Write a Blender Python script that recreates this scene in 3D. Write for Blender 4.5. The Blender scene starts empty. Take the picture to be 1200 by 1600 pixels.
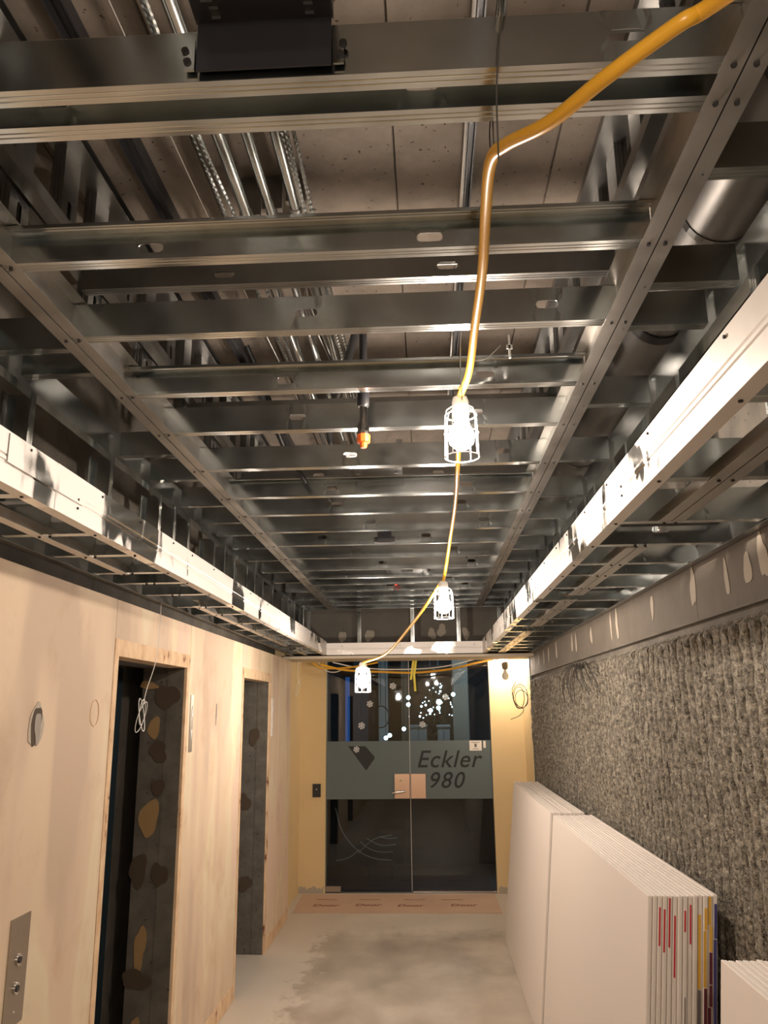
import bpy, bmesh, math, random
from mathutils import Vector, Matrix, noise
random.seed(7)
C = bpy.context.scene.collection
D = bpy.data
# ------------------------------------------------------------------ camera
F, PITCH, YAW, ROLL, CAMZ = 1250.0, 0.2423908, -0.0506554, -0.0107450, 1.8
cp, sp, cy, sy = math.cos(PITCH), math.sin(PITCH), math.cos(YAW), math.sin(YAW)
fwd = Vector((sy*cp, cy*cp, sp)); rt = Vector((cy, -sy, 0)); up = rt.cross(fwd)
cr, sr = math.cos(ROLL), math.sin(ROLL)
rt2 = cr*rt + sr*up; up2 = -sr*rt + cr*up
cam = D.objects.new('camera', D.cameras.new('camera')); C.objects.link(cam)
cam.matrix_world = Matrix(((rt2.x, up2.x, -fwd.x, 0), (rt2.y, up2.y, -fwd.y, 0), (rt2.z, up2.z, -fwd.z, CAMZ), (0, 0, 0, 1)))
cam.data.sensor_fit = 'VERTICAL'; cam.data.sensor_height = 36; cam.data.lens = 36*F/1600
cam.data.clip_start = 0.02
bpy.context.scene.camera = cam
# ------------------------------------------------------------------ world and exposure
w = D.worlds.new('world'); bpy.context.scene.world = w; w.use_nodes = True
w.node_tree.nodes['Background'].inputs[0].default_value = (0.9, 0.8, 0.7, 1)
w.node_tree.nodes['Background'].inputs[1].default_value = 0.02
vs = bpy.context.scene.view_settings
vs.view_transform = 'Standard'; vs.look = 'None'; vs.gamma = 1; vs.use_curve_mapping = False
vs.exposure = 0.0
LAMP_W = 40.0            # watts of each caged work lamp
LAMP_COL = (1.0, 0.82, 0.68)

# ------------------------------------------------------------------ main dimensions (metres)
XL, XR = -1.29, 1.0      # side walls
YG = 8.75                # glass wall
YF = 7.65                # bulkhead at the end of the tray
ZS, ZT, ZSLAB = 2.31, 2.74, 3.35   # soffit, raised tray, concrete slab
FL, FR = -0.95, 0.53     # faces of the two soffits
CL, CR_ = -0.90, 0.50    # double rails of the tray
TL, TR = -1.16, 0.74     # edges of the tray
YB = -3.2                # wall behind the camera

# ------------------------------------------------------------------ materials
def newmat(n):
    m = D.materials.new(n); m.use_nodes = True
    nt = m.node_tree; nt.nodes.clear()
    o = nt.nodes.new('ShaderNodeOutputMaterial'); b = nt.nodes.new('ShaderNodeBsdfPrincipled')
    nt.links.new(b.outputs[0], o.inputs[0]); return m, nt, b, o
def plain(n, col, rough=0.5, metal=0.0, **kw):
    m, nt, b, o = newmat(n)
    b.inputs['Base Color'].default_value = (*col, 1); b.inputs['Roughness'].default_value = rough; b.inputs['Metallic'].default_value = metal
    for k, v in kw.items(): b.inputs[k.replace('_', ' ')].default_value = v
    return m
def N(nt, t, **kw):
    n = nt.nodes.new(t)
    for k, v in kw.items():
        if k in n.inputs: n.inputs[k].default_value = v
        else: setattr(n, k, v)
    return n
def coords(nt, scale=(1, 1, 1), obj=True):
    g = N(nt, 'ShaderNodeNewGeometry') if obj == 'world' else N(nt, 'ShaderNodeTexCoord')
    mp = N(nt, 'ShaderNodeMapping'); mp.inputs['Scale'].default_value = scale
    nt.links.new(g.outputs['Position' if obj == 'world' else 'Object'], mp.inputs[0]); return mp
def noi(nt, vec, scale, detail=4, rough=0.55):
    n = N(nt, 'ShaderNodeTexNoise'); n.inputs['Scale'].default_value = scale; n.inputs['Detail'].default_value = detail; n.inputs['Roughness'].default_value = rough
    nt.links.new(vec.outputs[0], n.inputs['Vector']); return n
def ramp(nt, src, stops):
    r = N(nt, 'ShaderNodeValToRGB'); e = r.color_ramp.elements
    while len(e) < len(stops): e.new(0.5)
    for el, (p, c) in zip(e, stops):
        el.position = p; el.color = (*c, 1) if isinstance(c, tuple) else (c, c, c, 1)
    nt.links.new(src, r.inputs[0]); return r
def mix(nt, fac, a, b, mode='MIX'):
    m = N(nt, 'ShaderNodeMix'); m.data_type = 'RGBA'; m.blend_type = mode
    if isinstance(fac, float): m.inputs[0].default_value = fac
    else: nt.links.new(fac, m.inputs[0])
    for s, i in ((a, 6), (b, 7)):
        if isinstance(s, tuple): m.inputs[i].default_value = (*s, 1)
        else: nt.links.new(s, m.inputs[i])
    return m.outputs[2]
def bump(nt, b, src, st=0.3, dist=0.002):
    n = N(nt, 'ShaderNodeBump'); n.inputs['Strength'].default_value = st; n.inputs['Distance'].default_value = dist
    nt.links.new(src, n.inputs['Height']); nt.links.new(n.outputs[0], b.inputs['Normal'])

def galv(n, base=(0.70, 0.74, 0.74), r0=0.10, r1=0.26, scale=5, stretch=(1, 1, 1)):
    m, nt, b, o = newmat(n)
    v = coords(nt, stretch, 'world')
    a = noi(nt, v, scale, 4, 0.6); c = ramp(nt, a.outputs[0], [(0.25, tuple(x*0.7 for x in base)), (0.75, base)])
    nt.links.new(c.outputs[0], b.inputs['Base Color'])
    r = ramp(nt, a.outputs[0], [(0.2, r0), (0.8, r1)]); nt.links.new(r.outputs[0], b.inputs['Roughness'])
    b.inputs['Metallic'].default_value = 1
    f = noi(nt, coords(nt, (1, 1, 1), 'world'), 7, 1); bump(nt, b, f.outputs[0], 0.25, 0.004)
    return m
M = {}
M['galv'] = galv('galvanised_steel')
M['galv_dull'] = galv('galvanised_steel_dull', (0.36, 0.36, 0.35), 0.25, 0.45)
def glare_dust():
    # dust film on sheet steel carries painted glare of walls and lamps; shiny windows
    m, nt, b, o = newmat('glare_dust_steel')
    v = coords(nt, (1, 1.15, 1.6), 'world'); a = noi(nt, v, 2.6, 2, 0.45); a2 = noi(nt, coords(nt, (1, 2.2, 0.7), 'world'), 9, 1, 0.5)
    s = N(nt, 'ShaderNodeMath'); s.operation = 'MULTIPLY_ADD'; s.inputs[1].default_value = 0.35
    nt.links.new(a2.outputs[0], s.inputs[0]); nt.links.new(a.outputs[0], s.inputs[2])
    k = ramp(nt, s.outputs[0], [(0.545, 1.0), (0.61, 0.0)])
    k.color_ramp.elements[0].color = (0, 0, 0, 1); k.color_ramp.elements[1].color = (1, 1, 1, 1)
    nt.links.new(mix(nt, k.outputs[0], (0.66, 0.66, 0.64), (0.82, 0.79, 0.76)), b.inputs['Base Color'])
    r = ramp(nt, k.outputs[0], [(0, 0.13), (1, 0.5)]); nt.links.new(r.outputs[0], b.inputs['Roughness'])
    mt = ramp(nt, k.outputs[0], [(0, 1.0), (1, 0.25)]); nt.links.new(mt.outputs[0], b.inputs['Metallic'])
    bump(nt, b, a2.outputs[0], 0.2, 0.004)
    return m
M['glare_dust'] = glare_dust()
M['galv_flat'] = galv('dusty_flange_steel', (0.66, 0.64, 0.61), 0.28, 0.42)
def concrete(n, c0, c1, scale=3, pits=True, rough=0.85, stretch=(1, 1, 1)):
    m, nt, b, o = newmat(n)
    v = coords(nt, stretch, 'world'); a = noi(nt, v, scale, 6, 0.6)
    c = ramp(nt, a.outputs[0], [(0.3, c0), (0.7, c1)]); col = c.outputs[0]
    if pits:
        p = noi(nt, v, 60, 2, 0.5); pr = ramp(nt, p.outputs[0], [(0.27, (0.18, 0.15, 0.12)), (0.32, (1, 1, 1))])
        col = mix(nt, 1.0, col, pr.outputs[0], 'MULTIPLY')
    nt.links.new(col, b.inputs['Base Color']); b.inputs['Roughness'].default_value = rough
    f = noi(nt, v, 45, 4); bump(nt, b, f.outputs[0], 0.35, 0.003)
    return m
M['slab'] = concrete('board_marked_concrete', (0.135, 0.112, 0.09), (0.235, 0.20, 0.165), 5)
M['dark_conc'] = concrete('dark_concrete', (0.10, 0.092, 0.08), (0.20, 0.18, 0.15), 5)
M['bulk_board'] = concrete('grey_backing_board', (0.13, 0.12, 0.105), (0.19, 0.175, 0.15), 3, False)
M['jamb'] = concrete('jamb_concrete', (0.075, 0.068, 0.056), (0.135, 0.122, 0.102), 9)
M['band'] = concrete('gypsum_band', (0.125, 0.108, 0.088), (0.17, 0.148, 0.122), 4, False)
M['spackle'] = plain('spackle', (0.44, 0.39, 0.32), 0.8)
M['glue'] = plain('old_adhesive', (0.30, 0.19, 0.08), 0.8)
M['glue_dark'] = plain('dark_adhesive', (0.062, 0.042, 0.026), 0.8)
def rib_mat():
    m, nt, b, o = newmat('fractured_ribbed_concrete')
    v = coords(nt, (1, 1, 1), 'world'); a = noi(nt, v, 42, 5, 0.75)
    c = ramp(nt, a.outputs[0], [(0.36, (0.075, 0.068, 0.055)), (0.48, (0.20, 0.18, 0.145)), (0.66, (0.47, 0.43, 0.35))])
    vo = N(nt, 'ShaderNodeTexVoronoi'); vo.inputs['Scale'].default_value = 75; nt.links.new(v.outputs[0], vo.inputs['Vector'])
    pr = ramp(nt, vo.outputs['Distance'], [(0.16, (0.10, 0.09, 0.075)), (0.27, (1, 1, 1))])
    g = noi(nt, v, 11, 2); k = ramp(nt, g.outputs[0], [(0.52, (0, 0, 0)), (0.62, (1.0, 1.0, 1.0))])
    nt.links.new(mix(nt, 1.0, c.outputs[0], mix(nt, k.outputs[0], pr.outputs[0], (1, 1, 1)), 'MULTIPLY'), b.inputs['Base Color'])
    b.inputs['Roughness'].default_value = 0.85
    f = noi(nt, v, 90, 4, 0.7); bump(nt, b, f.outputs[0], 1.0, 0.012)
    return m
M['rib'] = rib_mat()
def plaster():
    m, nt, b, o = newmat('stained_gypsum')
    v = coords(nt, (1, 1.5, 0.42), 'world'); a = noi(nt, v, 1.7, 2, 0.45)
    v2 = coords(nt, (1, 1, 0.8), 'world'); a2 = noi(nt, v2, 5, 5, 0.6)
    c = ramp(nt, a.outputs[0], [(0.38, (0.58, 0.45, 0.34)), (0.44, (0.70, 0.55, 0.41)), (0.50, (0.72, 0.58, 0.42)), (0.53, (0.76, 0.65, 0.48)), (0.60, (0.74, 0.62, 0.44)), (0.64, (0.74, 0.57, 0.45))])
    c2 = ramp(nt, a2.outputs[0], [(0.30, (0.86, 0.82, 0.77)), (0.46, (0.95, 0.95, 0.95))])
    nt.links.new(mix(nt, 1.0, c.outputs[0], c2.outputs[0], 'MULTIPLY'), b.inputs['Base Color'])
    b.inputs['Roughness'].default_value = 0.75
    bump(nt, b, noi(nt, coords(nt, (1, 1, 1), 'world'), 60, 3).outputs[0], 0.15, 0.001)
    return m
M['plaster'] = plaster()
def strip():
    m, nt, b, o = newmat('raw_trim_scar')
    v = coords(nt, (1, 1, 0.6), 'world'); a = noi(nt, v, 14, 4)
    c = ramp(nt, a.outputs[0], [(0.30, (0.16, 0.05, 0.025)), (0.37, (0.60, 0.40, 0.24)), (0.6, (0.74, 0.55, 0.36))])
    nt.links.new(c.outputs[0], b.inputs['Base Color']); b.inputs['Roughness'].default_value = 0.85; return m
M['scar'] = strip()
M['cream'] = concrete('cream_painted_wall', (0.70, 0.54, 0.29), (0.76, 0.60, 0.34), 1.2, False, 0.7)
M['soffit_paint'] = plain('cream_soffit', (0.66, 0.58, 0.46), 0.7)
def floor_mat():
    m, nt, b, o = newmat('dusty_concrete_floor')
    v = coords(nt, (1.4, 1, 1), 'world'); a = noi(nt, v, 1.7, 5, 0.6); a2 = noi(nt, v, 7, 4, 0.6)
    c = ramp(nt, a.outputs[0], [(0.34, (0.34, 0.295, 0.24)), (0.5, (0.43, 0.375, 0.31)), (0.66, (0.52, 0.465, 0.39))])
    # swept plaster dust lies along the left wall and in front of the threshold
    g = N(nt, 'ShaderNodeNewGeometry'); s = N(nt, 'ShaderNodeSeparateXYZ'); nt.links.new(g.outputs['Position'], s.inputs[0])
    def mth(op, x, y):
        n = N(nt, 'ShaderNodeMath'); n.operation = op
        for i, q in enumerate((x, y)):
            if isinstance(q, (int, float)): n.inputs[i].default_value = q
            else: nt.links.new(q, n.inputs[i])
        return n.outputs[0]
    jit = mth('MULTIPLY', mth('SUBTRACT', a2.outputs[0], 0.5), 0.7)
    def soft(x, e0, e1):
        n = N(nt, 'ShaderNodeMapRange'); n.interpolation_type = 'SMOOTHSTEP'; nt.links.new(x, n.inputs[0]); n.inputs[1].default_value = e0; n.inputs[2].default_value = e1; return n.outputs[0]
    left = soft(mth('ADD', s.outputs[0], jit), -0.84, -0.97)
    end = soft(mth('ADD', s.outputs[1], jit), 7.05, 7.45)
    k = mth('MAXIMUM', left, end)
    k = mth('MULTIPLY', k, 0.6)
    col = mix(nt, k, c.outputs[0], (0.68, 0.62, 0.54))
    nt.links.new(col, b.inputs['Base Color'])
    r = ramp(nt, a.outputs[0], [(0.3, 0.32), (0.7, 0.6)]); nt.links.new(r.outputs[0], b.inputs['Roughness'])
    bump(nt, b, a2.outputs[0], 0.15, 0.003)
    return m
M['floor'] = floor_mat()
M['hardboard'] = concrete('hardboard', (0.52, 0.36, 0.26), (0.60, 0.43, 0.32), 2, False, 0.7)
M['red_ink'] = plain('red_ink', (0.22, 0.07, 0.05), 0.8)
M['gyp_face'] = plain('gypsum_paper', (0.80, 0.74, 0.69), 0.75)
M['gyp_edge'] = plain('gypsum_edge_tape', (0.78, 0.73, 0.68), 0.7)
M['gyp_core'] = plain('gypsum_core', (0.70, 0.66, 0.61), 0.95)
M['tape_red'] = plain('red_print', (0.55, 0.03, 0.05), 0.6)
M['tape_yellow'] = plain('yellow_print', (0.72, 0.42, 0.06), 0.6)
M['tape_grey'] = plain('grey_print', (0.16, 0.15, 0.15), 0.6)
M['tape_maroon'] = plain('maroon_print', (0.12, 0.015, 0.035), 0.6)
M['tape_blue'] = plain('blue_print', (0.05, 0.05, 0.20), 0.6)
M['yellow'] = plain('yellow_cable', (0.72, 0.38, 0.03), 0.32)
M['yellow_tape'] = plain('yellow_strap', (0.80, 0.66, 0.04), 0.5)
M['black'] = plain('black_plastic', (0.018, 0.018, 0.02), 0.4)
M['black_steel'] = plain('black_steel_plate', (0.035, 0.035, 0.04), 0.38, 0.3)
M['white_pl'] = plain('white_plastic', (0.8, 0.8, 0.78), 0.4)
M['wire'] = plain('dark_wire', (0.06, 0.055, 0.05), 0.5)
M['wire_w'] = plain('white_wire', (0.75, 0.75, 0.72), 0.45)
M['steel_wire'] = plain('bright_wire', (0.7, 0.7, 0.7), 0.3, 1.0)
M['orange'] = plain('orange_cap', (0.95, 0.16, 0.02), 0.4)
M['red'] = plain('red_cap', (0.75, 0.05, 0.03), 0.4)
M['chrome'] = plain('chrome', (0.8, 0.8, 0.8), 0.12, 1.0)
M['brass'] = plain('brushed_bronze_plate', (0.62, 0.44, 0.33), 0.28, 1.0)
M['stainless'] = plain('brushed_stainless', (0.40, 0.36, 0.31), 0.38, 1.0)
M['door_dark'] = plain('dark_lift_door', (0.012, 0.022, 0.028), 0.35)
M['screw'] = plain('black_screw', (0.012, 0.010, 0.010), 0.6)
M['duct'] = galv('duct_steel', (0.36, 0.35, 0.34), 0.4, 0.55)
M['bulb_off'] = plain('opal_bulb', (0.8, 0.78, 0.72), 0.25)
M['paper'] = plain('paper', (0.85, 0.83, 0.78), 0.7)
M['brown'] = plain('brown_board', (0.22, 0.18, 0.13), 0.8)
def emit(n, col, st):
    m, nt, b, o = newmat(n); b.inputs['Base Color'].default_value = (*col, 1)
    b.inputs['Emission Color'].default_value = (*col, 1); b.inputs['Emission Strength'].default_value = st; return m
M['bulb'] = emit('lit_bulb', (1.0, 0.9, 0.78), 90)
M['fairy'] = emit('fairy_light', (0.80, 0.95, 1.0), 14)
M['blue_led'] = emit('blue_led_strip', (0.04, 0.22, 0.75), 0.35)
M['tree'] = plain('fir_needles', (0.02, 0.07, 0.05), 0.8)
M['hole_grey'] = plain('broken_plaster', (0.33, 0.30, 0.27), 0.9)
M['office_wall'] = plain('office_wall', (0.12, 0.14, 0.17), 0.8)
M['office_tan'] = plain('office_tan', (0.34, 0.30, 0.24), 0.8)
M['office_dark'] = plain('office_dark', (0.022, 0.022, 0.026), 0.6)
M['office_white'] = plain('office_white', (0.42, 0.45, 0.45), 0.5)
M['snow'] = plain('snowflake_vinyl', (0.70, 0.74, 0.76), 0.6)
M['letter'] = plain('cut_out_letter', (0.010, 0.013, 0.014), 0.6)
def glass():
    m, nt, b, o = newmat('tinted_glass'); nt.nodes.remove(b)
    t = N(nt, 'ShaderNodeBsdfTransparent'); t.inputs[0].default_value = (0.58, 0.64, 0.66, 1)
    g = N(nt, 'ShaderNodeBsdfGlossy'); g.inputs['Roughness'].default_value = 0.01; g.inputs[0].default_value = (1, 1, 1, 1)
    f = N(nt, 'ShaderNodeFresnel'); f.inputs[0].default_value = 1.5
    x = N(nt, 'ShaderNodeMixShader'); nt.links.new(f.outputs[0], x.inputs[0]); nt.links.new(t.outputs[0], x.inputs[1]); nt.links.new(g.outputs[0], x.inputs[2])
    nt.links.new(x.outputs[0], o.inputs[0]); return m
M['glass'] = glass()
def frost():
    m, nt, b, o = newmat('frosted_film'); nt.nodes.remove(b)
    t = N(nt, 'ShaderNodeBsdfTransparent'); t.inputs[0].default_value = (0.85, 0.92, 0.92, 1)
    d = N(nt, 'ShaderNodeBsdfDiffuse'); d.inputs[0].default_value = (0.20, 0.245, 0.255, 1)
    x = N(nt, 'ShaderNodeMixShader'); x.inputs[0].default_value = 0.72
    nt.links.new(t.outputs[0], x.inputs[1]); nt.links.new(d.outputs[0], x.inputs[2]); nt.links.new(x.outputs[0], o.inputs[0]); return m
M['frost'] = frost()

# ------------------------------------------------------------------ mesh helpers
class MB:
    def __init__(s): s.v = []; s.f = []; s.m = []
    def quad(s, a, b, c, d, mi=0):
        i = len(s.v); s.v += [tuple(a), tuple(b), tuple(c), tuple(d)]; s.f.append((i, i+1, i+2, i+3)); s.m.append(mi)
    def box(s, x0, x1, y0, y1, z0, z1, mi=0, mat=None):
        i = len(s.v); P = [Vector((x, y, z)) for z in (z0, z1) for y in (y0, y1) for x in (x0, x1)]
        if mat is not None: P = [mat @ p for p in P]
        s.v += [tuple(p) for p in P]
        for q in ((0, 2, 3, 1), (4, 5, 7, 6), (0, 1, 5, 4), (2, 6, 7, 3), (0, 4, 6, 2), (1, 3, 7, 5)):
            s.f.append(tuple(i+k for k in q)); s.m.append(mi)
    def tube(s, pts, r, n=8, mi=0, caps=True):
        pts = [Vector(p) for p in pts]; base = len(s.v); nr = len(pts); ref = None
        for k, p in enumerate(pts):
            d = (pts[min(k+1, nr-1)] - pts[max(k-1, 0)]).normalized()
            if ref is None: ref = d.orthogonal().normalized()
            ref = (ref - d*ref.dot(d)).normalized(); b = d.cross(ref)
            rr = r[k] if isinstance(r, (list, tuple)) else r
            for j in range(n):
                a = 2*math.pi*j/n; s.v.append(tuple(p + (ref*math.cos(a) + b*math.sin(a))*rr))
        for k in range(nr-1):
            for j in range(n):
                a = base+k*n+j; b2 = base+k*n+(j+1) % n; s.f.append((a, b2, b2+n, a+n)); s.m.append(mi)
        if caps:
            s.f.append(tuple(base+j for j in reversed(range(n)))); s.m.append(mi)
            s.f.append(tuple(base+(nr-1)*n+j for j in range(n))); s.m.append(mi)
    def lathe(s, prof, c=(0, 0, 0), n=16, mi=0):
        base = len(s.v)
        for r, z in prof:
            for j in range(n):
                a = 2*math.pi*j/n; s.v.append((c[0]+r*math.cos(a), c[1]+r*math.sin(a), c[2]+z))
        for k in range(len(prof)-1):
            for j in range(n):
                a = base+k*n+j; b = base+k*n+(j+1) % n; s.f.append((a, b, b+n, a+n)); s.m.append(mi)
        s.f.append(tuple(base+j for j in reversed(range(n)))); s.m.append(mi)
        s.f.append(tuple(base+(len(prof)-1)*n+j for j in range(n))); s.m.append(mi)
    def poly(s, pts, thick, mi=0):     # pts: closed planar outline, thick: vector
        n = len(pts); i = len(s.v); t = Vector(thick)
        s.v += [tuple(p) for p in pts] + [tuple(Vector(p)+t) for p in pts]
        s.f.append(tuple(range(i, i+n))); s.m.append(mi); s.f.append(tuple(reversed(range(i+n, i+2*n)))); s.m.append(mi)
        for k in range(n):
            a, b = i+k, i+(k+1) % n; s.f.append((a, a+n, b+n, b)); s.m.append(mi)
    def mesh(s, name, mats, smooth=False):
        me = D.meshes.new(name); me.from_pydata(s.v, [], s.f)
        for m in (mats if isinstance(mats, list) else [mats]): me.materials.append(m)
        me.polygons.foreach_set('material_index', s.m)
        if smooth: me.polygons.foreach_set('use_smooth', [True]*len(s.f))
        bm = bmesh.new(); bm.from_mesh(me); bmesh.ops.remove_doubles(bm, verts=bm.verts, dist=1e-6); bmesh.ops.recalc_face_normals(bm, faces=bm.faces); bm.to_mesh(me); bm.free()
        if smooth: me.set_sharp_from_angle(angle=0.7)
        return me
def link(name, me, parent=None, mat=None):
    o = D.objects.new(name, me); C.objects.link(o)
    if parent is not None: o.parent = parent
    if mat is not None: o.matrix_basis = mat
    return o
def obj(name, mb, mats, parent=None, smooth=False, mat=None): return link(name, mb.mesh(name, mats, smooth), parent, mat)
def empty(name, label=None, cat=None, group=None, loc=(0, 0, 0)):
    o = D.objects.new(name, None); C.objects.link(o); o.location = loc; o.empty_display_size = 0.1
    return tag(o, label, cat, group)
def tag(o, label=None, cat=None, group=None, kind=None):
    if label: o['label'] = label
    if cat: o['category'] = cat
    if group: o['group'] = group
    if kind: o['kind'] = kind
    return o
def struct(o): o['kind'] = 'structure'; return o
def curve_pts(P, n=8):   # Catmull-Rom
    P = [Vector(p) for p in P]; Q = [P[0]*2-P[1]] + P + [P[-1]*2-P[-2]]; out = []
    for i in range(1, len(Q)-2):
        for k in range(n):
            t = k/n; a, b, c, d = Q[i-1:i+3]
            out.append(0.5*((2*b) + (c-a)*t + (2*a-5*b+4*c-d)*t*t + (3*b-a-3*c+d)*t**3))
    out.append(P[-1]); return out
def aim(x, y, Y):        # real point at depth Y behind pixel (x, y)
    d = fwd + rt2*((x-600)/F) + up2*((800-y)/F); t = Y/d.y; return Vector((0, 0, CAMZ)) + d*t
def solid(o, t=0.0012):
    m = o.modifiers.new('thickness', 'SOLIDIFY'); m.thickness = t; m.offset = 0; return o

# ---- rolled steel sections. Length along +x, web in the xz plane at y=0, flanges towards +y
def web_strip(mb, L, H, holes):
    x = 0
    def cell(x0, x1, kind, hx, hw, hh):
        n = 16; inner = []; outer = []
        for k in range(n):
            a = 2*math.pi*k/n; ca, sa = math.cos(a), math.sin(a)
            if kind == 'o': px, pz = hx+hw*ca, H/2+hh*sa
            else: px, pz = hx + (hw-hh)*(1 if ca > 0 else -1)*(abs(ca) > 1e-6) + hh*ca, H/2+hh*sa
            inner.append((px, 0, pz))
            cx, cz = (x0+x1)/2, H/2; tx = ((x1-x0)/2)/max(abs(ca), 1e-9); tz = (H/2)/max(abs(sa), 1e-9)
            # project to the rectangle by angle, snapping four samples to corners
            outer.append([ca, sa])
        cx, cz, hx2, hz2 = (x0+x1)/2, H/2, (x1-x0)/2, H/2
        out = []
        for k, (ca, sa) in enumerate(outer):
            m = max(abs(ca), abs(sa)); out.append((cx+hx2*ca/m, 0, cz+hz2*sa/m))
        for k in range(n):
            j = (k+1) % n; mb.quad(inner[k], inner[j], out[j], out[k])
    for (hx, kind, hw, hh) in sorted(holes):
        x0, x1 = hx-hw-0.012, hx+hw+0.012
        if x0 <= x or x1 >= L: continue
        mb.quad((x, 0, 0), (x0, 0, 0), (x0, 0, H), (x, 0, H)); cell(x0, x1, kind, hx, hw, hh); x = x1
    mb.quad((x, 0, 0), (L, 0, 0), (L, 0, H), (x, 0, H))
def section(L, H=0.092, W=0.034, lip=0.008, holes=(), rib=True):
    mb = MB(); web_strip(mb, L, H, holes)
    for z, s in ((0, 1), (H, -1)):
        if rib:   # two shallow grooves rolled in the flange
            ys = [0, W*.3, W*.36, W*.42, W*.6, W*.66, W*.72, W]; dz = [0, 0, .0025, 0, 0, .0025, 0, 0]
        else: ys = [0, W]; dz = [0, 0]
        for k in range(len(ys)-1):
            mb.quad((0, ys[k], z+s*dz[k]), (L, ys[k], z+s*dz[k]), (L, ys[k+1], z+s*dz[k+1]), (0, ys[k+1], z+s*dz[k+1]))
        if lip: mb.quad((0, W, z), (L, W, z), (L, W, z+s*lip), (0, W, z+s*lip))
    return mb
def frame_mat(origin, xdir, ydir):
    X = Vector(xdir).normalized(); Y = Vector(ydir).normalized(); Z = X.cross(Y)
    return Matrix(((X.x, Y.x, Z.x, origin[0]), (X.y, Y.y, Z.y, origin[1]), (X.z, Y.z, Z.z, origin[2]), (0, 0, 0, 1)))
_sec = {}
def member(name, parent, origin, xdir, ydir, L, H=0.092, W=0.034, lip=0.008, holes=(), rib=True, mat='galv', t=0.0012):
    key = (name, round(L, 3), H, W, lip, tuple(holes), rib, mat)
    if key not in _sec: _sec[key] = section(L, H, W, lip, holes, rib).mesh(name, M[mat])
    return solid(link(name, _sec[key], parent, frame_mat(origin, xdir, ydir)), t)
def screws(name, parent, pts, axis=2, r=0.0045):     # screw heads too small to pick apart singly
    mb = MB()
    for p in pts:
        q = Vector(p); d = Vector((0, 0, 0)); d[axis] = 0.003
        mb.tube([q-d, q+d], r, 6)
    o = obj(name, mb, M['screw'], parent); o['kind'] = 'stuff'; return o

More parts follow.
